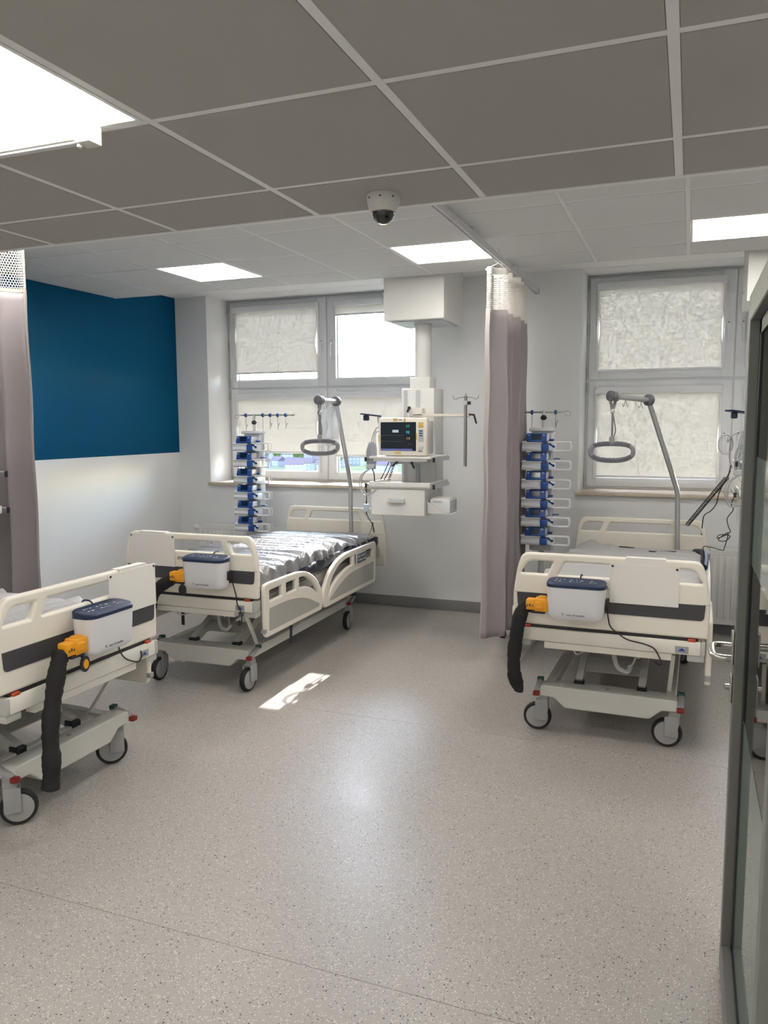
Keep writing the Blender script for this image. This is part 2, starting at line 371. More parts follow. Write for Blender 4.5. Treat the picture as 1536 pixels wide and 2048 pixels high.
def ceiling(name, label, z, xs, ys, lights, top, tm_):
    base = struct(name, MB().box(xs[0], xs[-1], ys[0], ys[-1], z + 0.022, top), PEND, None, label)
    cache = {}
    for i in range(len(xs) - 1):
        for j in range(len(ys) - 1):
            if (i, j) in lights: continue
            wx = xs[i + 1] - xs[i] - 0.020; wy = ys[j + 1] - ys[j] - 0.020; k = (round(wx, 3), round(wy, 3))
            if k not in cache:
                m_ = MB().box(-wx / 2, wx / 2, -wy / 2, wy / 2, 0.004, 0.018); m_.box(-wx / 2 + 0.003, wx / 2 - 0.003, -wy / 2 + 0.003, wy / 2 - 0.003, 0.0, 0.004)
                cache[k] = m_.mesh('ceiling_tile', False); cache[k].materials.append(tm_)
            obj('ceiling_tile', cache[k], tm_, base, ((xs[i] + xs[i + 1]) / 2, (ys[j] + ys[j + 1]) / 2, z - 0.004))
    hw = 0.0115
    for x in xs[1:-1]: obj('grid_bar', MB().box(x - hw, x + hw, ys[0], ys[-1], z - 0.003, z + 0.02), BAR, base)
    for y in ys[1:-1]:
        for i in range(len(xs) - 1): obj('grid_bar', MB().box(xs[i] + hw, xs[i + 1] - hw, y - hw, y + hw, z - 0.0025, z + 0.02), BAR, base)
    return base
AN, BN, AF, BF = -1.8552, 1.6702, -4.2469, 3.6077
nx = [XL] + [AN + 0.6 * i for i in range(-4, 7)] + [XR]
ny = [YF] + [BN + 0.6 * j for j in range(-4, 2)] + [NE]
fx = [XL] + [AF + 0.6 * i for i in range(0, 11)] + [XR]
fy = [NE + 0.03] + [BF + 0.6 * j for j in range(-1, 4)] + [FE]
def ci(seq, v): return min(range(len(seq)), key=lambda k: abs(seq[k] - v))
NL = [(ci(nx, AN), ci(ny, 1.07)), (ci(nx, AN + 2.4), ci(ny, 1.07)), (ci(nx, AN), ci(ny, -0.73)), (ci(nx, AN + 2.4), ci(ny, -0.73)), (ci(nx, AN + 1.2), ci(ny, -0.73)), (ci(nx, AN - 1.2), ci(ny, -0.73))]  # first panel is seen, the rest unseen; last two added for frontal fill
FL = [(ci(fx, AF + 0.6), ci(fy, 4.808)), (ci(fx, AF + 2.4), ci(fy, 4.808)), (ci(fx, AF + 4.2), ci(fy, 4.808)),
      (ci(fx, AF + 0.6), ci(fy, 3.008)), (ci(fx, AF + 2.4), ci(fy, 3.008)), (ci(fx, AF + 4.2), ci(fy, 3.008))]  # this row is unseen behind the ceiling step, added for the light level
ceiling('ceiling', 'low tiled ceiling above the doorway, tiles darkened to read dimmer', HN, nx, ny, set(NL), 3.05, TILE_DIM)
ceiling('ceiling', 'raised white tiled ceiling over the beds', HF, fx, fy, set(FL), 3.05, TILE)
# edge profiles where the two ceilings end
struct('trim_2', MB().box(XL, XR, NE, NE + 0.028, HN - 0.004, HF + 0.02), BAR, None, 'white edge profile where the low ceiling steps up')
struct('trim_3', MB().box(XL, XR, FE - 0.004, FE + 0.012, HF - 0.004, HF + 0.022), BAR, None, 'thin white edge profile of the raised ceiling by the windows')

def light(label, x0, x1, y0, y1, z):
    t = thing('ceiling_light', label, 'ceiling light', ((x0 + x1) / 2, (y0 + y1) / 2, z), 0, 'square light panels set into the ceilings')
    a = (x1 - x0) / 2 - 0.013; b = (y1 - y0) / 2 - 0.013
    f = MB(); q = 0.012
    f.box(-a, a, -b, -b + q, -0.004, 0.018); f.box(-a, a, b - q, b, -0.004, 0.018); f.box(-a, -a + q, -b + q, b - q, -0.004, 0.018); f.box(a - q, a, -b + q, b - q, -0.004, 0.018)
    obj('frame', f, BAR, t); obj('diffuser', MB().box(-a + q, a - q, -b + q, b - q, 0.0, 0.014), LEDM, t)
ll = ['large square light panel in the low ceiling nearest the viewer', 'unseen square light panel in the low ceiling above the glass door', 'square light panel in the low ceiling behind the viewer on the left', 'square light panel in the low ceiling behind the viewer on the right', 'unseen fill light panel in the low ceiling right behind the viewer', 'unseen fill light panel in the low ceiling behind the viewer at far left']
for (i, j), l in zip(NL, ll): light(l, nx[i], nx[i + 1], ny[j], ny[j + 1], HN)
ll = ['square light panel in the raised ceiling beside the blue wall', 'square light panel in the raised ceiling beside the curtain track', 'square light panel in the raised ceiling above the right bed',
      'unseen fill light panel in the raised ceiling above the left edge bed', 'unseen fill light panel in the raised ceiling above the middle aisle', 'unseen fill light panel in the raised ceiling before the foot of the right bed']
for (i, j), l in zip(FL, ll): light(l, fx[i], fx[i + 1], fy[j], fy[j + 1], HF)

# ------------------------------------------------------------------ windows
def ring(mb, x0, x1, z0, z1, wd, y0, y1, wt=None, wb=None, r=0.004):
    wt = wd if wt is None else wt; wb = wd if wb is None else wb
    mb.rbox(x0, x0 + wd, y0, y1, z0, z1, r, 1); mb.rbox(x1 - wd, x1, y0, y1, z0, z1, r, 1)
    mb.rbox(x0 + wd - 0.002, x1 - wd + 0.002, y0, y1, z1 - wt, z1, r, 1); mb.rbox(x0 + wd - 0.002, x1 - wd + 0.002, y0, y1, z0, z0 + wb, r, 1); return mb
TR = 2.045
def window(name, label, x0, x1, mid):
    wn = bpy.data.objects.new(name, None); COL.objects.link(wn); tag(wn, label, None, None, 'structure')
    z0, z1 = 1.106, HS + 0.002
    fr = ring(MB(), x0 - 0.002, x1 + 0.002, z0, z1, 0.035, FY + 0.004, FY + 0.08)
    fr.rbox(x0 + 0.03, x1 - 0.03, FY + 0.004, FY + 0.08, TR - 0.028, TR + 0.012, 0.003, 1)
    obj('window_frame', fr, PVC, wn)
    obj('meeting_cover', MB().rbox(mid - 0.020, mid + 0.020, FY + 0.0, FY + 0.07, z0 + 0.03, TR - 0.02, 0.003, 1).rbox(mid - 0.020, mid + 0.020, FY + 0.0, FY + 0.07, TR + 0.004, z1 - 0.03, 0.003, 1), PVC, wn)
    res = []
    for (a, b, hs) in ((x0 + 0.022, mid - 0.004, 1), (mid + 0.004, x1 - 0.022, -1)):
        for (c, d, up) in ((TR + 0.002, z1 - 0.022, 1), (z0 + 0.022, TR - 0.018, 0)):
            s = MB(); wl_, wr_ = (0.082, 0.098) if hs == 1 else (0.098, 0.082)
            y0, y1 = FY - 0.016, FY + 0.05
            s.rbox(a, a + wl_, y0, y1, c, d, 0.005, 2); s.rbox(b - wr_, b, y0, y1, c, d, 0.005, 2)
            s.rbox(a + wl_ - 0.003, b - wr_ + 0.003, y0 + 0.001, y1, d - 0.09, d, 0.005, 2); s.rbox(a + wl_ - 0.003, b - wr_ + 0.003, y0 + 0.001, y1, c, c + 0.078, 0.005, 2)
            so = obj('sash', s, PVC, wn)
            g = MB(); ga, gb, gc, gd = a + wl_, b - wr_, c + 0.078, d - 0.09
            for (p, q, e, f2) in ((ga, ga + 0.006, gc, gd), (gb - 0.006, gb, gc, gd), (ga, gb, gc, gc + 0.006), (ga, gb, gd - 0.006, gd)): g.box(p, q, FY + 0.006, FY + 0.02, e, f2)
            obj('gasket', g, PVCG, so)
            obj('pane', MB().box(ga, gb, FY + 0.022, FY + 0.026, gc, gd), GLASS, so)
            hx = b - 0.05 if hs == 1 else a + 0.05; hz = (c + d) / 2 - 0.02
            h = MB().rbox(hx - 0.014, hx + 0.014, y0 - 0.012, y0 + 0.001, hz - 0.03, hz + 0.045, 0.005, 2)
            h.tube([(hx, y0 - 0.01, hz), (hx, y0 - 0.04, hz)], 0.008, 8); h.rbox(hx - 0.009, hx + 0.009, y0 - 0.052, y0 - 0.036, hz - 0.125, hz + 0.012, 0.005, 2)
            ho = obj('handle', h, PVC, so); obj('lock_dot', MB().lathe([(0.005, 0), (0.005, 0.003)], 10, T3((hx, y0 - 0.011, hz + 0.03)) @ RX(PI / 2)), BLACK, so)
            hin = MB(); hxx = a - 0.012 if hs == 1 else b + 0.012
            for q in (c + 0.05, (c + d) / 2, d - 0.05):
                if q == (c + d) / 2 and not up: continue
                hin.tube([(hxx, y0 + 0.002, q - 0.045), (hxx, y0 + 0.002, q + 0.045)], 0.007, 8)
            obj('hinge', hin, PENDG, so)
            res.append((ga, gb, gc, gd))
    return res
g1 = window('window_1', 'four pane white window behind the middle bed, one upper blind raised', W1[0], W1[1], -3.329)
g2 = window('window_2', 'four pane white window behind the right bed', W2[0], W2[1], 0.324)
for n, (x0, x1), l in (('trim_4', W1, 'pale stone window sill behind the middle bed'), ('trim_5', W2, 'pale stone window sill behind the right bed')):
    struct(n, MB().rbox(x0 - 0.012, x1 + 0.012, YB - 0.042, YB - 0.0, 1.08, 1.108, 0.005, 2).rbox(x0 + 0.001, x1 - 0.001, YB - 0.02, FY + 0.03, 1.0785, 1.108, 0.003, 1), MARBLE, None, l)

def blind(label, g, bottom, seed):
    ga, gb, gc, gd = g; top = gd - 0.012
    t = thing('roller_blind', label, 'blind', ((ga + gb) / 2, FY - 0.02, top), 0, 'cream roller blinds on the window sashes')
    hw = (gb - ga) / 2; L = top - bottom
    obj('cassette', MB().rbox(-hw - 0.026, hw + 0.026, -0.042, 0.003, -0.004, 0.062, 0.014, 3), PVC, t)
    sg = MB()
    rnd = random.Random(seed); nxn, nzn = 24, 18; v = []; fs = []
    b1, b2 = rnd.uniform(0.35, 0.6), rnd.uniform(0.35, 0.6)
    for j in range(nzn + 1):
        z = -L * j / nzn; q = j / nzn
        for i in range(nxn + 1):
            p = i / nxn; e1 = math.exp(-((p) / 0.09) ** 2) * math.exp(-((q - b1) / 0.11) ** 2); e2 = math.exp(-((1 - p) / 0.09) ** 2) * math.exp(-((q - b2) / 0.11) ** 2)
            xx = -hw - 0.004 + (2 * hw + 0.008) * p + (0.011 * e1 - 0.012 * e2 if L > 0.3 else 0)
            yy = -0.012 + 0.0025 * math.sin(3 * p + 2 * q + seed) + (-0.012 * (e1 + e2) if L > 0.3 else 0)
            v.append((xx, yy, z))
    for j in range(nzn):
        for i in range(nxn): k = j * (nxn + 1) + i; fs.append((k, k + 1, k + nxn + 2, k + nxn + 1))
    obj('fabric', MB().add(v, fs), BLIND, t)
    obj('bottom_bar', MB().rbox(-hw - 0.004, hw + 0.004, -0.019, 0.003, -L - 0.016, -L + 0.002, 0.004, 2), PVC, t)
    for s_ in (-1, 1):
        x = s_ * (hw + 0.012); obj('side_guide', MB().rbox(x - 0.012, x + 0.012, -0.012, 0.003, -(gd - gc) + 0.0, 0.0, 0.003, 1), PVC, t)
    x = -hw - 0.034
    obj('pull_chain', MB().tube([(x, -0.03, 0.02), (x, -0.032, -0.45), (x + 0.012, -0.032, -0.47), (x + 0.018, -0.032, -0.45), (x + 0.014, -0.03, 0.02)], 0.0014, 5), CABLEW, t)
blind('upper left blind of the middle window, almost fully lowered', g1[0], 2.200, 1)
blind('lower left blind of the middle window behind the infusion tower', g1[1], 1.400, 2)
blind('upper right blind of the middle window, rolled up to show sky', g1[2], 2.730, 3)
blind('lower right blind of the middle window beside the monitor', g1[3], 1.373, 4)
blind('upper left blind of the right window, fully lowered', g2[0], 2.128, 5)
blind('lower left blind of the right window behind the lifting handle', g2[1], 1.222, 6)
blind('upper right blind of the right window, seen through the door glass', g2[2], 2.32, 7)
blind('lower right blind of the right window, seen through the door glass', g2[3], 1.35, 8)

# ------------------------------------------------------------------ radiators
def radiator(label, x0, x1, z0, z1):
    y0, y1 = YB - 0.13, YB - 0.03
    t = thing('radiator', label, 'radiator', ((x0 + x1) / 2, (y0 + y1) / 2, 0)); a = (x1 - x0) / 2
    b = MB().rbox(-a, a, -0.045, -0.032, z0, z1, 0.004, 1); b.rbox(-a, a, 0.035, 0.045, z0, z1, 0.004, 1)
    b.rbox(-a, -a + 0.012, -0.04, 0.04, z0, z1, 0.003, 1); b.rbox(a - 0.012, a, -0.04, 0.04, z0, z1, 0.003, 1)
    obj('panel', b, RAD, t)
    n = int(2 * a / 0.047); me = None
    for k in range(n):
        x = -a + 0.03 + k * 0.047
        if me is None: me = MB().rbox(-0.013, 0.013, -0.056, -0.044, z0 + 0.05, z1 - 0.05, 0.005, 2).mesh('rib'); me.materials.append(RAD)
        if x < a - 0.025: obj('rib', me, RAD, t, (x, 0, 0))
    g = MB()
    g.rbox(-a, a, -0.046, 0.046, z1 - 0.012, z1 + 0.004, 0.003, 1); obj('top_cover', g, RAD, t); g = MB()
    for k in range(int(2 * a / 0.03)): g.box(-a + 0.03 + k * 0.03, -a + 0.044 + k * 0.03, -0.0455, -0.044, z1 - 0.042, z1 - 0.037)
    obj('air_slots', g, PENDG, t)
    v = MB().lathe([(0.016, 0), (0.022, 0.01), (0.026, 0.03), (0.026, 0.06), (0.02, 0.075), (0.008, 0.078)], 16, T3((-a, -0.01, z1 - 0.03)) @ RY(-PI / 2))
    obj('thermostat_valve', v, PVC, t)
    p = MB()
    for x in (-a + 0.1, a - 0.1): p.box(x - 0.015, x + 0.015, 0.04, 0.079, z0 + 0.1, z1 - 0.1)
    obj('wall_bracket', p, PENDG, t); obj('supply_pipe', MB().tube([(-a - 0.02, -0.01, z1 - 0.03), (-a - 0.02, -0.01, 0.12), (-a - 0.02, -0.01, 0.03), (-a - 0.02, -0.01, 0.002)], 0.008, 8), RAD, t)
radiator('white panel radiator below the middle window, half hidden by the bed', -4.52, -2.9, 0.10, 0.69)
radiator('white ribbed panel radiator below the right window', 0.19, 1.35, 0.10, 0.69)

# ------------------------------------------------------------------ curtains and tracks
def track(label, a, b, z):
    t = thing('curtain_track', label, 'curtain track', (0, 0, 0)); a = Vector(a); b = Vector(b)
    m_ = MB().bar((a.x, a.y, z), (b.x, b.y, z), 0.034, 0.03); obj('rail', m_, TRACK, t)
    d = (b - a); L = d.length; d.normalize(); n = Vector((-d.y, d.x, 0)) * 0.011
    sl = MB(); 
    for s_ in (-1, 1): sl.bar((a.x + s_ * n.x, a.y + s_ * n.y, z - 0.018), (b.x + s_ * n.x, b.y + s_ * n.y, z - 0.018), 0.008, 0.008)
    obj('glide_lip', sl, TRACK, t)
    for k in range(int(L / 0.6) + 1):
        p = a + d * min(0.08 + 0.6 * k, L - 0.03)
        if p.y < FE - 0.02 : obj('ceiling_clip', MB().rbox(-0.022, 0.022, -0.022, 0.022, z + 0.012, HF - 0.005, 0.002, 1), TRACK, t, (p.x, p.y, 0))
    obj('end_cap', MB().rbox(-0.02, 0.02, -0.02, 0.02, z - 0.022, z + 0.018, 0.003, 1), PENDG, t, (b.x, b.y, 0)); return t
def curtain(label, org, d, length, amp, per, ztop, znet, zbot, spread, phase=0.0, tie=0.0):
    """gathered curtain; runs from org along unit vector d; folds swing along the normal"""
    t = thing('privacy_curtain', label, 'curtain', (org[0], org[1], 0)); d = Vector((d[0], d[1], 0)); n = Vector((-d.y, d.x, 0))
    folds = length / per; NS = int(folds * 26); rnd = random.Random(int(phase * 100) + 3)
    ph = [rnd.uniform(0.75, 1.25) for _ in range(int(folds) + 3)]
    def pt(s, z):
        q = (ztop - z) / (ztop - zbot); k = s * folds; a = amp * ph[int(k)] * (0.85 + 0.25 * q)
        w_ = math.sin(2 * PI * k + phase); l = s * length * (1 + spread * q) + 0.30 * per * math.sin(4 * PI * k + 2 * phase) * (0.4 + 0.6 * q) * 0.5
        w2 = 0.004 * math.sin(9 * z + 11 * s) * (1 if q > 0.15 else 0.3)
        return d * l + n * (a * (w_ + 0.25 * math.sin(3 * (2 * PI * k)) + 0.10 * math.sin(z * 2.3 + s * 9) * q) + w2 + 0.022) + Vector((0, 0, z))
    def sheet(za, zb, nz, s0=0.0, s1=1.0, off=0.0):
        v = []; fs = []; ns = max(3, int(NS * (s1 - s0)))
        for j in range(nz + 1):
            for i in range(ns + 1): v.append(pt(s0 + (s1 - s0) * i / ns * 0.9999, za + (zb - za) * j / nz) + n * off)
        for j in range(nz):
            for i in range(ns): k = j * (ns + 1) + i; fs.append((k, k + 1, k + ns + 2, k + ns + 1))
        return MB().add(v, fs)
    fab = obj('fabric', sheet(znet, zbot, 40), CURT, t)
    sol = fab.modifiers.new('thick', 'SOLIDIFY'); sol.thickness = 0.0015
    obj('heading_band', sheet(ztop, ztop - 0.045, 2), NET, t); obj('seam_tape', sheet(znet + 0.008, znet - 0.012, 1, off=0.002), HEM, t)
    obj('side_hem', sheet(znet, zbot, 40, 0.0, 0.03, 0.003), HEM, t)
    # hexagonal netting, one real hole per cell
    arc = length * 2.1 + 4 * amp * folds; cw = 0.016; nc = int(arc / cw); ch = 0.0138; nr = int((ztop - 0.045 - znet) / ch); net = MB(); v = []; fs = []
    for rr in range(nr):
        for c in range(nc):
            cs = (c + 0.5 + 0.5 * (rr % 2)) / nc; cz = znet + (rr + 0.5) * ch; o_ = len(v)
            for kk, sc in ((0, 1.0), (1, 0.77)):
                for k in range(6):
                    an = PI / 6 + k * PI / 3; s = min(max(cs + math.cos(an) * sc * 0.577 / nc, 0), 0.9999); v.append(pt(s, cz + math.sin(an) * sc * ch * 0.667))
            for k in range(6): k2 = (k + 1) % 6; fs.append((o_ + k, o_ + k2, o_ + 6 + k2, o_ + 6 + k))
    obj('net_header', MB().add(v, fs), NET, t)
    for k in range(int(folds * 2)):
        s = (k + 0.25) / (folds * 2); p = pt(s, ztop - 0.012); 
        hk = MB().tube(smooth_path([p + Vector((0, 0, -0.012)), p + n * 0.006 + Vector((0, 0, 0.0)), d * p.dot(d) + Vector((0, 0, ztop + 0.02)), d * p.dot(d) + Vector((0, 0, ztop + 0.034))], 4), 0.002, 5)
        obj('hook', hk, CABLEW, t)
    return t
track('aluminium curtain track on the ceiling between the two far beds', (-1.205, 2.64, 0), (-1.205, 6.60, 0), 2.752)
track('aluminium curtain track on the ceiling above the left near bed', (XL + 0.02, 3.45, 0), (-2.3, 3.45, 0), 2.752)
curtain('grey gathered curtain with net top between the two far beds', (-1.205, 5.20), (0, 1), 0.95, 0.062, 0.185, 2.705, 2.425, 0.185, 0.01, 0.6)
curtain('grey gathered curtain with net top at the left edge', (-3.42, 3.45), (-1, 0), 1.1, 0.06, 0.20, 2.705, 2.425, 0.185, 0.0, 2.2)

# ------------------------------------------------------------------ glass door
dx = 0.147; DT = 0.052; DY0, DY1 = 1.42, 2.50; DZ0, DZ1 = 0.012, 2.03
dr = bpy.data.objects.new('door_1', None); COL.objects.link(dr); tag(dr, 'open glazed door leaf with frosted lower band and steel handle', None, None, 'structure')
s = MB(); SW = 0.062
s.rbox(dx, dx + DT, DY1 - SW, DY1, DZ0, DZ1, 0.003, 1); s.rbox(dx, dx + DT, DY0, DY0 + SW, DZ0, DZ1, 0.003, 1)
s.rbox(dx, dx + DT, DY0 + SW, DY1 - SW, DZ1 - 0.075, DZ1, 0.003, 1); s.rbox(dx, dx + DT, DY0 + SW, DY1 - SW, DZ0, DZ0 + 0.085, 0.003, 1)
obj('leaf_frame', s, DOORF, dr)
ga, gb, gc, gd = DY0 + SW, DY1 - SW, DZ0 + 0.085, DZ1 - 0.075; g = MB(); gx = dx + 0.030
for (a, b, c, d) in ((ga, ga + 0.05, gc, gd), (gb - 0.05, gb, gc, gd), (ga, gb, gc, gc + 0.025), (ga, gb, gd - 0.04, gd)): g.box(gx - 0.004, gx + 0.012, a, b, c, d)
obj('gasket', g, GASK, dr)
obj('pane', MB().box(gx, gx + 0.006, ga + 0.002, gb - 0.002, gc + 0.002, gd - 0.002), DGLASS, dr)
obj('frosted_film', MB().box(gx - 0.0010, gx - 0.0003, ga + 0.05, gb - 0.05, 1.28, 1.58), FROST, dr)
obj('frosted_film', MB().box(gx - 0.0010, gx - 0.0003, ga + 0.05, gb - 0.05, gc + 0.025, 0.822), FROST, dr)
for sgn, xx in ((-1, dx), (1, dx + DT)):
    hy = DY1 - 0.032; hz = 1.02; X = lambda a: xx + sgn * a
    h = MB(); h.rbox(min(X(0), X(0.008)), max(X(0), X(0.008)), hy - 0.02, hy + 0.02, hz - 0.055, hz + 0.045, 0.004, 2)
    h.tube(smooth_path([(X(0.004), hy, hz), (X(0.040), hy, hz), (X(0.058), hy - 0.012, hz), (X(0.062), hy - 0.045, hz), (X(0.062), hy - 0.10, hz), (X(0.056), hy - 0.128, hz), (X(0.036), hy - 0.138, hz), (X(0.014), hy - 0.138, hz)], 5), 0.0098, 12)
    obj('lever_handle', h, STEELB, dr)
    k = MB().rbox(min(X(0), X(0.008)), max(X(0), X(0.008)), hy - 0.018, hy + 0.018, hz - 0.17, hz - 0.085, 0.004, 2)
    k.lathe([(0.009, 0), (0.009, 0.012)], 12, T3((X(0.008), hy, hz - 0.125)) @ RY(sgn * PI / 2)); obj('lock_plate', k, STEELB, dr)
hh = MB()
for z in (0.25, 1.05, 1.85): hh.tube([(dx + DT + 0.008, DY0 - 0.006, z - 0.05), (dx + DT + 0.008, DY0 - 0.006, z + 0.05)], 0.01, 10)
obj('hinge', hh, STEELB, dr)
struct('trim_6', MB().rbox(dx + DT + 0.005, dx + DT + 0.10, DY0 - 0.09, DY0 - 0.002, 0.0, HN - 0.006, 0.003, 1), DOORF, None, 'grey door frame post carrying the glazed leaf')

# ------------------------------------------------------------------ ceiling fittings
t = thing('dome_camera', 'white dome security camera under the low ceiling edge', 'camera', (-0.948, 2.452, HN - 0.004))
obj('housing', MB().lathe([(0.052, 0.0), (0.054, -0.006), (0.053, -0.022), (0.048, -0.042), (0.041, -0.055), (0.036, -0.056)], 32), CAMW, t)
obj('dome', MB().lathe([(0.037, -0.054)] + [(0.037 * math.cos(a), -0.056 - 0.036 * math.sin(a)) for a in [k * PI / 20 for k in range(1, 10)]] + [(0.002, -0.092)], 32), DOME, t)
rg = MB().lathe([(0.0365, -0.0545), (0.0405, -0.0545), (0.0405, -0.0575), (0.0365, -0.0575)], 32); obj('clear_rim', rg, CHROME, t)
for a in (-2.2, -1.4, -0.6):
    obj('screw', MB().lathe([(0.003, 0), (0.003, 0.002)], 8, RZ(a) @ T3((0.0525, 0, -0.016)) @ RY(PI / 2)), BLACK, t)
t = thing('batten_lamp', 'white linear batten fixed beneath the near light panel', 'lamp', (-1.385, 1.625, HN - 0.006))
obj('body', MB().rbox(-1.5, -0.045, -0.018, 0.018, -0.036, -0.002, 0.006, 2), CAMW, t)
obj('end_cap', MB().rbox(-0.046, 0.0, -0.024, 0.024, -0.046, 0.0, 0.004, 2), CAMW, t)
obj('glide_strip', MB().rbox(-1.5, -0.046, -0.010, 0.010, -0.041, -0.035, 0.002, 1), TRACK, t)
for x in (-0.22, -0.7): obj('clip', MB().rbox(x - 0.012, x + 0.012, -0.021, 0.021, -0.02, 0.0, 0.002, 1), CAMW, t)
obj('cord_nozzle', MB().tube([(-0.04, -0.01, -0.044), (-0.04, -0.012, -0.054)], 0.006, 8), CAMW, t)


# ------------------------------------------------------------------ hospital beds
FB_OUT = [(-0.478, 0.622, 0.012), (-0.484, 0.79, 0.05), (-0.462, 0.93, 0.03), (-0.437, 1.003, 0.055), (0.437, 1.003, 0.055), (0.462, 0.93, 0.03), (0.484, 0.79, 0.05), (0.478, 0.622, 0.012)]
FB_H = [[(-0.447, 0.893, 0.01), (-0.305, 0.893, 0.006), (-0.275, 0.962, 0.008), (-0.408, 0.962, 0.035)],
        [(-0.250, 0.893, 0.006), (0.250, 0.893, 0.006), (0.218, 0.962, 0.008), (-0.218, 0.962, 0.008)],
        [(0.305, 0.893, 0.006), (0.447, 0.893, 0.01), (0.408, 0.962, 0.035), (0.275, 0.962, 0.008)]]
footboard_me = plate([outline(FB_OUT)] + [outline(h) for h in FB_H], 0.036, 0.011, XZ, 3)
HB_OUT = [(x, z if z > 0.7 else 0.50, r) for x, z, r in FB_OUT]
headboard_me = plate([outline(HB_OUT)] + [outline(h) for h in FB_H], 0.034, 0.011, XZ, 3)
stripe_me = plate([outline([(-0.456, 0.713, 0.02), (-0.462, 0.792, 0.004), (0.462, 0.792, 0.004), (0.456, 0.713, 0.02)])], 0.005, 0.001, XZ, 1)
FR = [(0.058, 0.40, 0.02), (0.048, 0.70, 0.03), (0.10, 0.708, 0.03), (0.51, 0.706, 0.1), (0.66, 0.682, 0.09), (0.80, 0.605, 0.09), (0.885, 0.50, 0.06), (0.885, 0.40, 0.03), (0.865, 0.366, 0.03), (0.07, 0.368, 0.03)]
FRH = [[(0.112, 0.590, 0.01), (0.276, 0.594, 0.006), (0.276, 0.660, 0.006), (0.112, 0.656, 0.01)],
       [(0.335, 0.592, 0.006), (0.470, 0.594, 0.006), (0.470, 0.660, 0.006), (0.335, 0.660, 0.006)],
       [(0.522, 0.594, 0.006), (0.64, 0.583, 0.05), (0.74, 0.545, 0.04), (0.815, 0.49, 0.012), (0.80, 0.53, 0.03), (0.72, 0.605, 0.06), (0.62, 0.655, 0.05), (0.522, 0.660, 0.006)]]
footrail_me = plate([outline(FR)] + [outline(h) for h in FRH], 0.030, 0.010, YZ, 2)
frin_me = plate([outline([(0.098, 0.405, 0.015), (0.104, 0.548, 0.015), (0.30, 0.550, 0.1), (0.48, 0.536, 0.1), (0.645, 0.500, 0.1), (0.83, 0.420, 0.01), (0.82, 0.402, 0.01)])], 0.003, 0.0008, YZ, 1)
HR = [(0.892, 0.40, 0.03), (0.905, 0.50, 0.06), (0.99, 0.60, 0.1), (1.13, 0.675, 0.1), (1.30, 0.706, 0.1), (1.93, 0.706, 0.03), (1.95, 0.68, 0.02), (1.93, 0.366, 0.03), (0.93, 0.362, 0.04)]
HRH = [[(0.985, 0.44, 0.012), (1.06, 0.50, 0.04), (1.18, 0.555, 0.06), (1.36, 0.592, 0.08), (1.44, 0.594, 0.006), (1.44, 0.660, 0.006), (1.30, 0.657, 0.08), (1.15, 0.625, 0.08), (1.03, 0.54, 0.06)],
       [(1.49, 0.594, 0.006), (1.875, 0.590, 0.01), (1.882, 0.660, 0.01), (1.49, 0.660, 0.006)]]
headrail_me = plate([outline(HR)] + [outline(h) for h in HRH], 0.030, 0.010, YZ, 2)
hrin_me = plate([outline([(1.00, 0.402, 0.01), (1.02, 0.42, 0.01), (1.20, 0.495, 0.1), (1.40, 0.54, 0.1), (1.885, 0.548, 0.015), (1.88, 0.402, 0.015)])], 0.003, 0.0008, YZ, 1)
beam_me = plate([outline([(-0.350, 0.268, 0.02), (0.350, 0.268, 0.02), (0.352, 0.207, 0.008), (0.275, 0.205, 0.01), (0.215, 0.153, 0.01), (-0.215, 0.153, 0.01), (-0.275, 0.205, 0.01), (-0.352, 0.207, 0.008)])], 0.095, 0.008, XZ, 2)
TXT = text_mesh('STIEGELMEYER', 0.026, 0.0006, T3((0.0, -0.0195, 0.846)) @ RX(PI / 2), spacing=1.02)
tyre_me = MB().lathe([(0.056, -0.015), (0.070, -0.017), (0.0755, -0.010), (0.0765, 0.0), (0.0755, 0.010), (0.070, 0.017), (0.056, 0.015)], 28, RY(PI / 2)).mesh('tyre')
hubc_me = MB().lathe([(0.010, -0.021), (0.045, -0.0205), (0.060, -0.017), (0.061, 0.0), (0.060, 0.017), (0.045, 0.0205), (0.010, 0.021)], 28, RY(PI / 2)).mesh('hub')
fork = MB().rbox(-0.026, 0.026, -0.026, 0.026, 0.110, 0.205, 0.012, 3); fork.rbox(-0.034, -0.023, -0.045, 0.024, 0.06, 0.17, 0.006, 2); fork.rbox(0.023, 0.034, -0.045, 0.024, 0.06, 0.17, 0.006, 2); fork.rbox(-0.032, 0.032, -0.03, 0.024, 0.155, 0.175, 0.006, 2)
fork.lathe([(0.026, 0.2), (0.026, 0.225)], 16); fork_me = fork.mesh('caster')
BEAMG = mat('bed_base_grey', (0.62, 0.615, 0.58), 0.38, var=0.02)

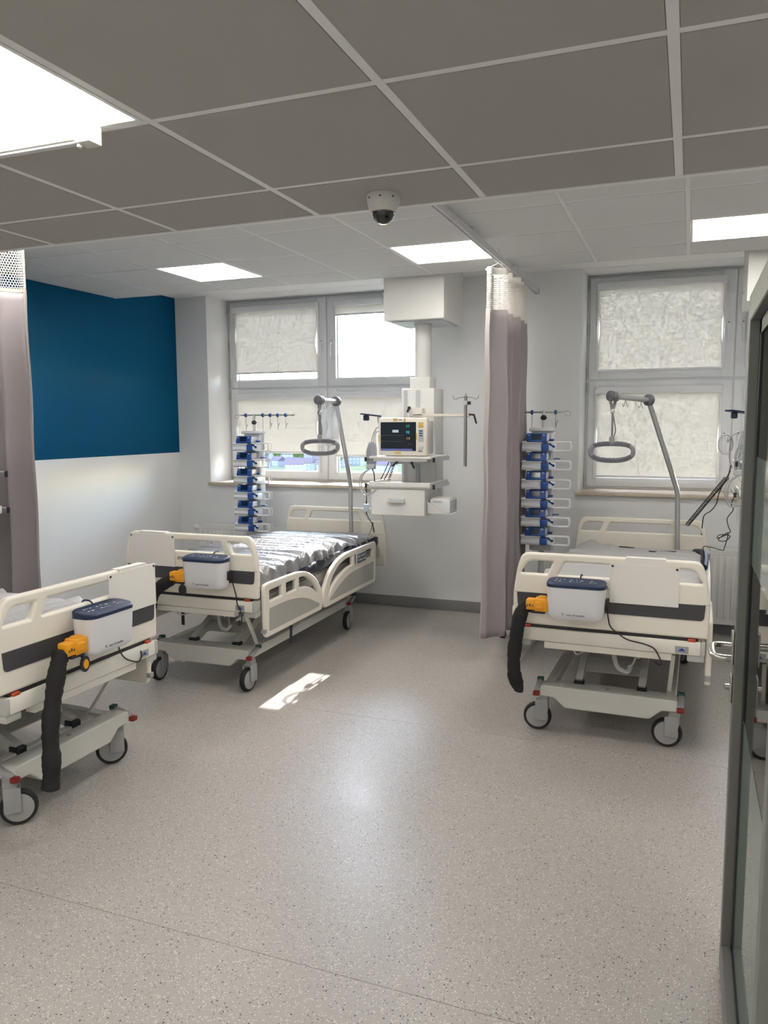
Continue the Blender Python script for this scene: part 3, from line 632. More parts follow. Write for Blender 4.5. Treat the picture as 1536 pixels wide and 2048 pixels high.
def bed(label, loc, rotz, cast, group='motorised hospital beds', control=False):
    t = thing('hospital_bed', label, 'bed', loc, rotz, group)
    fb = obj('footboard', footboard_me, CREAM, t, (0, 0.018, 0)); obj('dark_stripe', stripe_me, STRIPE, fb, (0, -0.019, 0)); obj('lettering', TXT, INK, fb)
    gr = MB(); 
    for s_ in (-1, 1): gr.box(s_ * 0.47 - 0.018, s_ * 0.47 + 0.012, -0.0185, -0.016, 0.792, 0.7945)
    obj('joint_line', gr, RAILIN, fb)
    hb = obj('headboard', headboard_me, CREAM, t, (0, 2.235, -0.055))
    hl = MB()
    for s_ in (-1, 1): hl.box(min(s_ * 0.46, s_ * 0.2), max(s_ * 0.46, s_ * 0.2), -0.0195, -0.0165, 0.775, 0.778)
    obj('groove', hl, RAILIN, hb)
    # foot end beam with badge and locks
    eb = obj('end_beam', MB().rbox(-0.446, 0.446, -0.012, 0.05, 0.540, 0.606, 0.004, 2), CREAMM, t)
    for s_ in (-1, 1): obj('beam_cap', MB().rbox(min(s_ * 0.446, s_ * 0.468), max(s_ * 0.446, s_ * 0.468), -0.013, 0.055, 0.538, 0.608, 0.006, 2), BEDGREY, eb)
    bd = obj('badge', MB().rbox(0.330, 0.392, -0.0135, -0.011, 0.546, 0.582, 0.001, 1), HUB, eb)
    obj('badge_mark', MB().add([(0.342, -0.0142, 0.558), (0.380, -0.0142, 0.558), (0.361, -0.0142, 0.574), (0.342, -0.013, 0.558), (0.380, -0.013, 0.558), (0.361, -0.013, 0.574)], [(0, 1, 2), (5, 4, 3), (0, 3, 4, 1), (1, 4, 5, 2), (2, 5, 3, 0)]), PUMPB, eb)
    for s_ in (-1, 1):
        obj('lock_tab', MB().rbox(s_ * 0.405 - 0.018, s_ * 0.405 + 0.018, -0.008, 0.016, 0.605, 0.620, 0.003, 1), ORANGE, eb)
    obj('gap_shade_strip', MB().rbox(-0.435, 0.435, 0.006, 0.045, 0.600, 0.626, 0.003, 1), DARK, eb)  # dark strip standing in for the shadow in the gap under the footboard
    obj('lower_beam', MB().rbox(-0.315, 0.315, 0.0, 0.05, 0.500, 0.536, 0.003, 1), CREAMM, t)
    for s_ in (-1, 1):
        c = MB().rbox(s_ * 0.425 - 0.04, s_ * 0.425 + 0.04, -0.006, 0.10, 0.505, 0.540, 0.008, 2); obj('corner_bumper', c, BEDGREY, t)
    # upper frame and lying surface
    for s_ in (-1, 1): obj('side_beam', MB().rbox(s_ * 0.41 - 0.018, s_ * 0.41 + 0.018, 0.04, 2.21, 0.535, 0.60, 0.004, 1), BEDGREY, t)
    for y in (0.72, 1.45, 2.18): obj('cross_member', MB().rbox(-0.40, 0.40, y - 0.02, y + 0.02, 0.54, 0.595, 0.003, 1), BEDGREY, t)
    for (a, b) in ((0.06, 0.58), (0.60, 1.02), (1.04, 1.28), (1.30, 2.20)):
        obj('lying_panel', MB().rbox(-0.425, 0.425, a, b, 0.602, 0.622, 0.004, 1), HUB, t)
    # base
    obj('base_beam', beam_me, BEAMG, t, (0, 0.135, 0)); obj('base_beam', beam_me, BEAMG, t, (0, 1.735, 0))
    for s_ in (-1, 1): obj('base_rail', MB().rbox(s_ * 0.315 - 0.024, s_ * 0.315 + 0.024, 0.17, 1.70, 0.196, 0.256, 0.004, 1), BEAMG, t)
    obj('top_bolt', MB().lathe([(0.012, 0.267), (0.012, 0.271), (0.004, 0.272)], 12, T3((0.0, 0.135, 0))), HUB, t)
    for s_ in (-1, 1):
        for (ya, yb) in ((0.27, 0.92), (1.62, 0.98)):
            m_ = MB().bar((s_ * 0.165, ya, 0.245), (s_ * 0.165, yb, 0.53), 0.036, 0.058); obj('lift_arm', m_, BEAMG, t)
            obj('pivot_block', MB().rbox(s_ * 0.165 - 0.026, s_ * 0.165 + 0.026, ya - 0.03, ya + 0.03, 0.215, 0.262, 0.005, 1), DARK, t)
    for (ya) in (0.27, 1.62): obj('pivot_bar', MB().rbox(-0.31, 0.31, ya - 0.02, ya + 0.02, 0.20, 0.24, 0.004, 1), BEAMG, t)
    obj('lift_plate', MB().bar((0, 0.36, 0.29), (0, 0.48, 0.335), 0.29, 0.006), BEAMG, t)
    mo = obj('motor', MB().rbox(-0.05, 0.05, 0.70, 1.12, 0.40, 0.50, 0.02, 3).tube([(0, 0.46, 0.33), (0, 0.72, 0.44)], 0.02, 10), HUB, t)
    obj('cable_duct', MB().tube(smooth_path([(0.0, 0.34, 0.505), (0.012, 0.30, 0.42), (0.035, 0.28, 0.355), (0.085, 0.27, 0.335), (0.10, 0.30, 0.36)], 6), 0.013, 8), CABLEW, t)
    obj('loose_cable', MB().tube(smooth_path([(-0.18, 0.10, 0.50), (-0.165, 0.12, 0.45), (-0.12, 0.2, 0.455), (0.0, 0.3, 0.49), (0.12, 0.2, 0.46), (0.15, 0.15, 0.455), (0.17, 0.1, 0.50)], 6), 0.005, 6), CABLEW, t)
    obj('loose_cable', MB().tube(smooth_path([(0.10, 0.30, 0.36), (0.12, 0.25, 0.40), (0.15, 0.2, 0.50)], 6), 0.005, 6), CABLEW, t)
    obj('support_strut', MB().bar((0.30, 0.30, 0.235), (0.32, 0.12, 0.50), 0.02, 0.016), CREAMM, t)
    # casters with brake pedals
    for k, (x, y) in enumerate(((-0.335, 0.145), (0.335, 0.145), (-0.335, 1.73), (0.335, 1.73))):
        ro = cast[k]; c = obj('caster', fork_me, HUB, t, (x, y, 0), (0, 0, ro))
        ty = obj('tyre', tyre_me, BLACK, c, (0, -0.034, 0.0765)); hu = obj('hub', hubc_me, HUB, c, (0, -0.034, 0.0765))
    for s_ in (-1, 1):
        for y in (0.135, 1.735):
            p = obj('brake_pedal', MB().rbox(s_ * 0.365 - 0.016, s_ * 0.365 + 0.016, y - 0.05, y + 0.05, 0.236, 0.256, 0.006, 2, T3((s_ * 0.365, y, 0.246)) @ RX(0.32) @ T3((-s_ * 0.365, -y, -0.246))), HUB, t)
            obj('pedal_tip', MB().rbox(s_ * 0.365 - 0.018, s_ * 0.365 + 0.018, y - 0.075, y - 0.045, 0.212, 0.236, 0.006, 2), RED, p)
            obj('pedal_tip', MB().rbox(s_ * 0.365 - 0.018, s_ * 0.365 + 0.018, y + 0.045, y + 0.075, 0.256, 0.280, 0.006, 2), GREEN, p)
    # side rails
    for s_ in (-1, 1):
        a = obj('foot_side_rail', footrail_me, CREAM, t, (s_ * 0.484, 0, 0)); obj('inset_panel', frin_me, RAILIN, a, (s_ * 0.0152, 0, 0))
        obj('end_plug', MB().rbox(-0.016, 0.016, 0.045, 0.07, 0.40, 0.425, 0.003, 1), HUB, a)
        b = obj('head_side_rail', headrail_me, CREAM, t, (s_ * 0.484, 0, 0)); obj('inset_panel', hrin_me, RAILIN, b, (s_ * 0.0152, 0, 0))
        if control and s_ == 1:
            kp = obj('control_panel', MB().rbox(0.012, 0.024, 1.50, 1.70, 0.585, 0.668, 0.004, 1), PENDG, b)
            obj('keypad', MB().rbox(0.0235, 0.0255, 1.515, 1.685, 0.592, 0.661, 0.001, 1), NAVY, b)
            for i in range(4):
                for j in range(2): obj('key', MB().rbox(0.025, 0.0275, 1.53 + i * 0.04, 1.552 + i * 0.04, 0.602 + j * 0.03, 0.622 + j * 0.03, 0.001, 1), WHITEINK if (i + j) % 2 else KEYB, b)
        for (yy) in (0.25, 0.70, 1.15, 1.75): obj('rail_mount', MB().bar((s_ * 0.42, yy, 0.55), (s_ * 0.474, yy, 0.47), 0.05, 0.02), BEDGREY, t)
    return t
def W(loc, rotz, p):
    c, s_ = math.cos(rotz), math.sin(rotz); return (loc[0] + c * p[0] - s_ * p[1], loc[1] + s_ * p[0] + c * p[1], loc[2] + p[2] if len(p) > 2 else 0)
MIDB = ((-2.870, 4.050, 0), 0.014); RGTB = ((-0.355, 4.045, 0), -0.014); LFTB = ((-2.455, 2.690, 0), PI / 2 - 0.01)
bed('cream hospital bed below the open window, between blue wall and monitor', *MIDB, cast=(0.02, -0.08, 0.3, 0.10), control=True)
bed('cream hospital bed on the right beside the glass door', *RGTB, cast=(-1.5, -1.65, 0.8, 0.5))
bed('cream hospital bed at the left edge, seen from its foot end', *LFTB, cast=(0.8, -2.35, 0.4, 0.9))

# ------------------------------------------------------------------ mattresses
def mattress(label, B, seed, shiny, drape):
    t = thing('mattress', label, 'mattress', (B[0][0], B[0][1], 0), B[1], 'air mattresses on the beds'); rnd = random.Random(seed)
    y0, y1, hx = 0.065, 2.09, 0.432; zb = 0.6235; NX, NY = 46, 110
    obj('base_layer', MB().rbox(-hx - 0.006, hx + 0.006, y0 + 0.01, y1 - 0.01, zb, zb + 0.075, 0.02, 3), NAVYF, t)
    wr = [(rnd.uniform(0, 2 * PI), rnd.uniform(14, 40), rnd.uniform(-1, 1), rnd.uniform(0.3, 1)) for _ in range(7)]
    def top(x, y):
        q = (y - y0) / (y1 - y0); z = 0.795 - 0.055 * max(0, (q - 0.55) / 0.45) ** 1.2 - 0.02 * max(0, 1 - q / 0.12)
        z += 0.0085 * math.sin(2 * PI * y / 0.105) * (0.35 + 0.65 * min(1, q * 1.6))
        ex = abs(x) / hx
        for ph, fq, sk_, am in wr:
            z += 0.0035 * am * math.sin(fq * (y + sk_ * x * 0.6) + ph) * (0.25 + 1.4 * ex ** 4)
        z += 0.012 * ex ** 6 * math.sin(47 * y + seed) - 0.02 * ex ** 8
        return z
    v = []; fs = []
    rows = []
    cols = [(-1, k) for k in range(9, 0, -1)] + [(0, k) for k in range(NX + 1)] + [(1, k) for k in range(1, 10)]
    for j in range(NY + 1):
        y = y0 + (y1 - y0) * j / NY; 
        for sd, k in cols:
            if sd == 0: x = -hx + 2 * hx * k / NX; v.append((x, y, top(x, y)))
            else:
                q = k / 9; zt = top(sd * hx, y); pleat = 0.016 * q * math.sin(31 * y + 4 * math.sin(9 * y + seed)) + 0.006 * math.sin(90 * y) * q
                low = zb + 0.045 + 0.018 * math.sin(12 * y + seed) + drape * 0.045 * max(0, min(1, (y - 0.6) / 0.7))
                v.append((sd * (hx + 0.018 * math.sin(q * PI / 2) + pleat + 0.004), y + 0.01 * q * math.sin(25 * y), zt + (low - zt) * q))
    n = len(cols)
    for j in range(NY):
        for i in range(n - 1): k = j * n + i; fs.append((k, k + 1, k + n + 1, k + n))
    # ends
    for j, s_ in ((0, 1), (NY, -1)):
        o_ = len(v); base = [v[j * n + i] for i in range(n)]
        for i, p in enumerate(base): v.append((p[0], p[1] - s_ * 0.012, max(zb + 0.03, p[2] - 0.05)))
        for i, p in enumerate(base): v.append((p[0] * 0.99, p[1] - s_ * 0.004, zb + 0.02))
        for i in range(n - 1):
            a, b = j * n + i, j * n + i + 1
            fs.append((a, o_ + i, o_ + i + 1, b) if s_ == 1 else (b, o_ + i + 1, o_ + i, a)); fs.append((o_ + i, o_ + n + i, o_ + n + i + 1, o_ + i + 1))
    obj('cover', MB().add(v, fs).mesh('cover', True, 75), SHEET if shiny else SHEET2, t)
    return t, top
mm, mtop = mattress('shiny silver grey air mattress in sunlight on the middle bed', MIDB, 3, True, 1)
cr = MB(); rnd = random.Random(5)
for sgn in (1,):
    N = 60; v = []; fs = []
    for i in range(N + 1):
        y = 0.35 + 1.70 * i / N; w1 = 0.5 + 0.5 * math.sin(9 * y); b = 0.012 * math.sin(40 * y) + 0.01 * math.sin(77 * y)
        v += [(0.440, y, 0.690 + 0.03 * max(0, min(1, (y - 0.6) / 0.8)) + 0.010 * math.sin(17 * y)), (0.462 + 0.4 * b, y, 0.70 + 0.02 * max(0, min(1, (y - 0.6) / 0.8)) + 0.008 * math.sin(29 * y + 1)), (0.466 + 0.2 * b, y + 0.3 * b, 0.672 + 0.01 * w1), (0.462, y, 0.64), (0.445, y, 0.63)]
    for i in range(N):
        for k in range(4): a = i * 5 + k; fs.append((a, a + 1, a + 6, a + 5))
    cr.add(v, fs)
obj('loose_navy_flap', cr.mesh('flap', True, 75), NAVYF, mm)
mr, _ = mattress('dull grey air mattress on the right bed', RGTB, 8, False, 0)
v = []; fs = []; N = 26
for i in range(N + 1):
    for j in range(9):
        x = -0.43 + 0.36 * i / N; y = 1.80 + 0.28 * j / 8
        v.append((x, y, 0.752 + 0.055 * math.exp(-((x + 0.33) / 0.07) ** 2 - ((y - 1.94) / 0.09) ** 2) + 0.03 * math.exp(-((x + 0.19) / 0.06) ** 2 - ((y - 1.92) / 0.08) ** 2) + 0.004 * math.sin(60 * x + 20 * y) - 0.02 * (abs(j - 4) / 4) ** 3))
for i in range(N):
    for j in range(8): k = i * 9 + j; fs.append((k, k + 1, k + 10, k + 9))
obj('rumpled_cover', MB().add(v, fs), SHEET2, mr)
for (a, b) in (((-0.12, 1.93), (-0.02, 1.97)), ((0.10, 1.78), (0.27, 1.90))):
    obj('navy_strap', MB().bar((a[0], a[1], 0.766), (b[0], b[1], 0.756), 0.028, 0.006), NAVYF, mr)
obj('navy_corner', MB().tube(smooth_path([(0.40, 2.05, 0.74), (0.45, 1.9, 0.76), (0.465, 1.7, 0.75), (0.46, 1.5, 0.72)], 5), 0.022, 8), NAVYF, mr)
mattress('grey air mattress on the left edge bed', LFTB, 12, False, 0)

# ------------------------------------------------------------------ mattress pumps hanging on the footboards
def pump(label, B, x, hose, cord, conn=1):
    t = thing('mattress_pump', label, 'pump', W(B[0], B[1], (x, 0, 0)), B[1], 'air mattress pumps hooked on the footboards')
    fy = -0.022; D = 0.125                                   # hangs in front of the board
    body = outline([(-0.132, 0.0, 0.05), (-0.146, 0.155, 0.01), (0.146, 0.155, 0.01), (0.132, 0.0, 0.05)], seg=6)
    # lofted body: rounded rectangle in plan, tapering downwards
    v = []; fs = []; K = 40
    def rr(hx, hy, r):
        out = []
        for cx, cy, a0 in ((hx - r, hy - r, 0), (-hx + r, hy - r, PI / 2), (-hx + r, -hy + r, PI), (hx - r, -hy + r, 1.5 * PI)):
            for k in range(10): a = a0 + k * PI / 18; out.append((cx + r * math.cos(a), cy + r * math.sin(a)))
        return out
    secs = [(0.690, 0.105, 0.030, 0.028), (0.693, 0.120, 0.042, 0.036), (0.702, 0.132, 0.052, 0.04), (0.72, 0.1365, 0.056, 0.04), (0.80, 0.1415, 0.060, 0.042), (0.858, 0.1445, 0.0625, 0.044)]
    for z, hx, hy, r in secs:
        for px, py in rr(hx, hy, r): v.append((px, fy - 0.0625 + py, z))
    n = 40
    for i in range(len(secs) - 1):
        for k in range(n): k2 = (k + 1) % n; fs.append((i * n + k, i * n + k2, (i + 1) * n + k2, (i + 1) * n + k))
    fs.append(tuple(range(n - 1, -1, -1))); fs.append(tuple((len(secs) - 1) * n + k for k in range(n)))
    bo = obj('body', MB().add(v, fs), PUMPW, t)
    v = []; fs = []; secs = [(0.857, 0.1455, 0.0635, 0.045), (0.878, 0.1455, 0.0635, 0.045), (0.884, 0.140, 0.058, 0.042), (0.886, 0.132, 0.050, 0.036)]
    sl = 0.10
    for z, hx, hy, r in secs:
        for px, py in rr(hx, hy, r): v.append((px, fy - 0.0625 + py, z + (py * sl if z > 0.86 else 0)))
    for i in range(len(secs) - 1):
        for k in range(n): k2 = (k + 1) % n; fs.append((i * n + k, i * n + k2, (i + 1) * n + k2, (i + 1) * n + k))
    fs.append(tuple(range(n - 1, -1, -1))); fs.append(tuple((len(secs) - 1) * n + k for k in range(n)))
    tp = obj('top_cover', MB().add(v, fs), NAVY, t)
    for (bx, by, bw) in ((-0.10, 0.016, 0.005), (-0.082, 0.018, 0.004), (-0.062, 0.016, 0.005), (-0.102, -0.014, 0.005), (-0.08, -0.016, 0.006), (-0.026, 0.012, 0.006), (0.0, 0.014, 0.004), (0.026, 0.008, 0.007), (-0.028, -0.018, 0.006), (-0.01, -0.018, 0.003), (0.004, -0.018, 0.003), (0.018, -0.018, 0.003), (0.074, 0.004, 0.006), (0.070, -0.02, 0.005), (0.086, -0.02, 0.003), (0.098, -0.02, 0.003)):
        obj('button_mark', MB().box(bx - bw, bx + bw, fy - 0.0625 + by - bw * 0.55, fy - 0.0625 + by + bw * 0.55, 0.885 + by * sl, 0.8868 + by * sl), WHITEINK, tp)
    obj('brand_lettering', text_mesh('care of sweden', 0.0145, 0.0004, T3((0.006, fy - 0.1215, 0.722)) @ RX(PI / 2 + 0.05)), INK, bo)
    lg = MB()
    for k in range(3): lg.box(-0.062 + k * 0.0015, -0.053 - k * 0.0015, fy - 0.1222, fy - 0.120, 0.7262 - k * 0.0036, 0.7278 - k * 0.0036)
    obj('brand_mark', lg, INK, bo)
    for xx in (0.01,):
        hk = MB(); hk.tube(smooth_path([(xx, fy - 0.006, 0.85), (xx, fy + 0.004, 0.885), (xx, 0.0, 0.8985), (xx, 0.03, 0.8985), (xx, 0.043, 0.885), (xx, 0.044, 0.85)], 5), 0.004, 6)
        obj('hanging_hook', hk, NAVY, t)
    cn = MB().rbox(-0.205, -0.135, fy - 0.098, fy - 0.030, 0.720, 0.788, 0.008, 2); cn.rbox(-0.250, -0.20, fy - 0.092, fy - 0.036, 0.724, 0.780, 0.008, 2); cn.rbox(-0.19, -0.15, fy - 0.085, fy - 0.045, 0.784, 0.796, 0.004, 1); cn.rbox(-0.20, -0.16, fy - 0.104, fy - 0.09, 0.735, 0.772, 0.004, 1)
    co = obj('hose_connector', cn, YELLOW, t)
    for k in range(3): obj('connector_mark', MB().box(-0.243 + k * 0.013, -0.237 + k * 0.013, fy - 0.0935, fy - 0.0915, 0.744, 0.752 + 0.006 * (k % 2)), INK, co)
    if conn:
        cl = MB().lathe([(0.018, 0.0), (0.026, 0.002), (0.026, 0.010), (0.018, 0.012)], 18, T3((-0.155, fy - 0.085, 0.672)) @ Matrix.Scale(1.35, 4, (0, 0, 1)) @ RX(PI / 2)); cl.tube([(-0.165, fy - 0.08, 0.715), (-0.158, fy - 0.085, 0.70)], 0.008, 6)
        ca = obj('connector_cap', cl, DARK, t)
        if conn == 1: obj('cap_face', MB().lathe([(0.015, 0.0), (0.015, 0.002)], 16, T3((-0.155, fy - 0.0965, 0.672)) @ Matrix.Scale(1.35, 4, (0, 0, 1)) @ RX(PI / 2)), YELLOW, ca)
    obj('connector_clip', MB().rbox(-0.225, -0.15, fy - 0.09, fy - 0.04, 0.708, 0.722, 0.004, 1), DARK, t)
    pts = smooth_path(hose, 7); rnd = random.Random(int(x * 100) + 9)
    rs = [0.034 + 0.0025 * math.sin(i * 0.55 + 2 * rnd.random()) + 0.003 * rnd.random() for i in range(len(pts))]; rs[0] = 0.026; rs[1] = 0.03; rs[-1] = 0.022
    obj('hose_sleeve', MB().tube(pts, 0.034, 14, rs=rs), SLEEVE, t)
    obj('power_cord', MB().tube(smooth_path(cord, 7), 0.0036, 7), CABLE, t)
    sw = MB().rbox(0.137, 0.150, fy - 0.06, fy - 0.02, 0.745, 0.80, 0.003, 1); obj('power_socket', sw, DARK, t)
    return t
f0 = -0.075
pump('white air pump with navy top on the right bed, left of white board', RGTB, -0.143,
     [(-0.235, f0, 0.745), (-0.268, f0, 0.72), (-0.29, f0, 0.66), (-0.305, f0, 0.56), (-0.315, f0, 0.45), (-0.31, f0, 0.36), (-0.292, f0 + 0.01, 0.305), (-0.275, f0 + 0.02, 0.30)],
     [(0.147, -0.045, 0.76), (0.152, -0.03, 0.70), (0.165, -0.024, 0.65), (0.205, -0.022, 0.618), (0.25, -0.022, 0.592), (0.33, -0.022, 0.578), (0.375, -0.022, 0.560), (0.398, -0.022, 0.525), (0.412, -0.03, 0.495), (0.405, -0.02, 0.478), (0.38, 0.0, 0.486)], conn=0)
pump('white air pump with navy top on the middle bed, right of white board', MIDB, 0.178,
     [(-0.235, f0, 0.745), (-0.268, f0, 0.715), (-0.34, f0 - 0.005, 0.675), (-0.40, f0 - 0.01, 0.60), (-0.425, f0 - 0.005, 0.50), (-0.44, f0, 0.42), (-0.475, f0, 0.37), (-0.50, f0, 0.355)],
     [(0.147, -0.045, 0.76), (0.153, -0.03, 0.70), (0.165, -0.024, 0.64), (0.172, -0.022, 0.585), (0.195, -0.024, 0.545), (0.205, -0.03, 0.505), (0.19, -0.02, 0.47), (0.165, 0.0, 0.455), (0.155, 0.03, 0.475)], conn=2)
pump('white air pump with navy top on the left edge bed', LFTB, 0.012,
     [(-0.235, f0, 0.745), (-0.262, f0, 0.70), (-0.285, f0, 0.62), (-0.31, f0, 0.52), (-0.335, f0 - 0.01, 0.42), (-0.345, f0 - 0.02, 0.33), (-0.352, f0 - 0.02, 0.25), (-0.36, f0 - 0.02, 0.20)],
     [(0.147, -0.045, 0.76), (0.152, -0.03, 0.70), (0.16, -0.024, 0.64), (0.20, -0.022, 0.585), (0.27, -0.022, 0.548), (0.30, -0.022, 0.545), (0.32, -0.02, 0.57), (0.325, 0.0, 0.60)])

# ------------------------------------------------------------------ white boards on the footboards
def board(label, B, x0, x1, z0, z1):
    t = thing('notice_board', label, 'board', W(B[0], B[1], ((x0 + x1) / 2, 0, 0)), B[1], 'blank white boards on the footboards'); a = (x1 - x0) / 2
    obj('sheet', MB().rbox(-a, a, -0.0075, -0.0035, z0, z1, 0.001, 1), PAPER, t)
    cl = MB().rbox(-a * 0.55, a * 0.6, -0.006, 0.040, 1.0025, 1.0065, 0.0015, 1); cl.rbox(-a * 0.55, a * 0.6, -0.006, -0.003, z1 - 0.02, 1.006, 0.001, 1); cl.rbox(-a * 0.55, a * 0.6, 0.0365, 0.040, 0.975, 1.006, 0.001, 1)
    obj('rail_clip', cl, PAPER, t)
    for s_ in (-1, 1): obj('screw', MB().lathe([(0.006, 0), (0.006, 0.002), (0.003, 0.0035)], 10, T3((s_ * (a - 0.012), -0.0075, z1 - 0.012)) @ RX(PI / 2)), INK, t)
board('blank white board on the right bed footboard', RGTB, 0.010, 0.338, 0.772, 0.972)
board('blank white board on the middle bed footboard', MIDB, -0.435, -0.100, 0.790, 0.990)
board('blank white board on the left edge bed footboard', LFTB, 0.142, 0.472, 0.790, 0.994)


# ------------------------------------------------------------------ lifting poles with hand grips
def lifting_pole(label, base, bend, ring_, tip, grip_w, grip_top, grip_bot, buckle_z, grot):
    t = thing('lifting_pole', label, 'lifting pole', (base[0], base[1], 0), 0, 'lifting poles above the beds'); O = Vector((base[0], base[1], 0))
    P = [Vector(p) - O for p in (base, bend, ring_, tip)]; P[0].z = 0.60
    d1 = (P[2] - P[1]).normalized()
    pts = [P[0], P[1] - Vector((0, 0, 0.10)), P[1] - Vector((0, 0, 0.03)) , P[1] + d1 * 0.05 , P[1] + d1 * 0.12]
    path = smooth_path(pts[1:4], 5); path = [P[0]] + path + [P[2]]
    obj('pole', MB().tube(path, 0.0185, 14), POLE, t)
    ax = (P[3] - P[2]).normalized(); q = ax.to_track_quat('Z', 'Y').to_matrix().to_4x4()
    obj('arm', MB().tube([P[2] - ax * 0.02, P[3]], 0.019, 14), POLE, t)
    obj('joint_collar', MB().lathe([(0.030, -0.022), (0.040, -0.018), (0.040, 0.012), (0.030, 0.018)], 20, T3(P[2]) @ q), GRIPD, t)
    obj('end_flange', MB().lathe([(0.026, -0.004), (0.036, 0.0), (0.036, 0.010), (0.026, 0.014)], 20, T3(P[3]) @ q), GRIPD, t)
    sl = P[3] - ax * 0.045
    obj('sliding_collar', MB().lathe([(0.024, -0.012), (0.034, -0.010), (0.034, 0.010), (0.024, 0.012)], 20, T3(sl) @ q), GRIP, t)
    for f in (0.38, 0.80):
        h = P[3] + (P[2] - P[3]) * f; hk = MB()
        sd = ax.cross(Vector((0, 0, 1))).normalized()
        for s_ in (-1, 1):
            hk.tube(smooth_path([h + Vector((0, 0, -0.018)), h + ax * (s_ * 0.016) + Vector((0, 0, -0.055)), h + ax * (s_ * 0.026) + Vector((0, 0, -0.060)), h + ax * (s_ * 0.030) + Vector((0, 0, -0.040))], 4), 0.0022, 6)
        obj('wire_hook', hk, STEELB, t)
    M = P[3] - ax * 0.02; bk = Vector((M.x, M.y, buckle_z)); gt = Vector((M.x, M.y, grip_top + 0.035))
    st = MB()
    for s_ in (-1, 1): st.bar(M + ax * (s_ * 0.018) + Vector((0, 0, 0.022)), M + ax * (s_ * 0.026) + Vector((0, 0, -0.03)), 0.005, 0.026); st.bar(M + ax * (s_ * 0.026) + Vector((0, 0, -0.03)), bk, 0.005, 0.024)
    st.bar(bk, gt, 0.012, 0.024); obj('strap', st, STRAP, t)
    obj('loose_strap_end', MB().tube(smooth_path([bk, bk + Vector((0.012, -0.004, -0.07)), bk + Vector((0.022, -0.004, -0.13)), bk + Vector((0.006, 0, -0.19)), gt + Vector((0, 0, 0.0))], 5), 0.004, 6), STRAP, t)
    obj('buckle', MB().rbox(-0.013, 0.013, -0.013, 0.013, -0.018, 0.016, 0.004, 2, T3(bk)), CHROME, t)
    G = T3((M.x, M.y, 0)) @ RZ(grot); hw = grip_w / 2; zc = (grip_top + grip_bot) / 2; hh = (grip_top - grip_bot) / 2 - 0.011
    loop = []
    for k in range(48):
        a = 2 * PI * k / 48; c, s_ = math.cos(a), math.sin(a); e = 2.6
        loop.append(Vector(((hw - 0.012) * math.copysign(abs(c) ** (2 / e), c), 0, zc + hh * math.copysign(abs(s_) ** (2 / e), s_) + 0.006 * c * c)))
    obj('grip_loop', MB().tube(loop, 0.0155, 12, closed=True, M=G), GRIP, t)
    top = [p + Vector((0, -0.003, 0.003 + 0.0018 * math.sin(i * 2.2))) for i, p in enumerate(smooth_path([loop[i] for i in range(5, 20)], 4))]
    obj('grip_pad', MB().tube(top, 0.0145, 8, M=G), GRIPD, t)
    bot = [p + Vector((0, -0.003, 0.004 + 0.0022 * math.sin(i * 1.9))) for i, p in enumerate(smooth_path([loop[i] for i in range(28, 45)], 4))]
    obj('grip_pad', MB().tube(bot, 0.0145, 8, M=G), GRIPD, t)
    obj('strap_holder', MB().rbox(-0.018, 0.018, -0.016, 0.016, grip_top - 0.024, grip_top + 0.040, 0.006, 2, G), GRIP, t)
    obj('bed_socket', MB().lathe([(0.026, 0.56), (0.028, 0.57), (0.028, 0.66), (0.024, 0.67)], 16, T3((P[0].x, P[0].y, 0))), BEDGREY, t)
    return M + O
mtip = lifting_pole('grey lifting pole with grip over the middle bed, clear bag hung beside', (-2.706, 6.20, 0.6), (-2.712, 6.20, 1.173), (-2.672, 5.83, 1.857), (-2.644, 5.45, 1.858), 0.30, 1.555, 1.436, 1.76, 0.30)
lifting_pole('grey lifting pole with grip over the right bed', (-0.044, 6.17, 0.6), (-0.060, 6.17, 1.16), (-0.274, 5.87, 1.834), (-0.500, 5.55, 1.856), 0.305, 1.543, 1.407, 1.755, 0.06)

CLEAR = mat('clear_bag', (0.75, 0.78, 0.82), 0.2); nb = CLEAR.node_tree.nodes['Principled BSDF']; nb.inputs['Alpha'].default_value = 0.42
t = thing('plastic_bag', 'clear plastic bag hanging from the middle bed lifting arm', 'bag', (-2.655, 5.66, 0))
v = []; fs = []
for j in range(15):
    for i in range(13):
        p = i / 12 - 0.5; q = j / 14; v.append((p * (0.11 + 0.06 * q) , 0.016 * math.sin(9 * p + 6 * q) + 0.02 * math.sin(17 * p) * q, 1.815 - 0.30 * q - 0.012 * math.cos(7 * p) * q))
for j in range(14):
    for i in range(12): k = j * 13 + i; fs.append((k, k + 1, k + 14, k + 13))
bo = obj('bag_front', MB().add(v, fs), CLEAR, t); obj('bag_back', MB().add([(a * 0.96, b + 0.02, c) for a, b, c in v], fs), CLEAR, t)
obj('bag_label', MB().box(-0.05, 0.05, -0.003, -0.001, 1.515, 1.56, T3((0.0, 0.0, 0))), CABLEW, t)
obj('bag_string', MB().tube([(0, 0, 1.80), (0.0, 0.0, 1.83)], 0.002, 5), CABLEW, t)

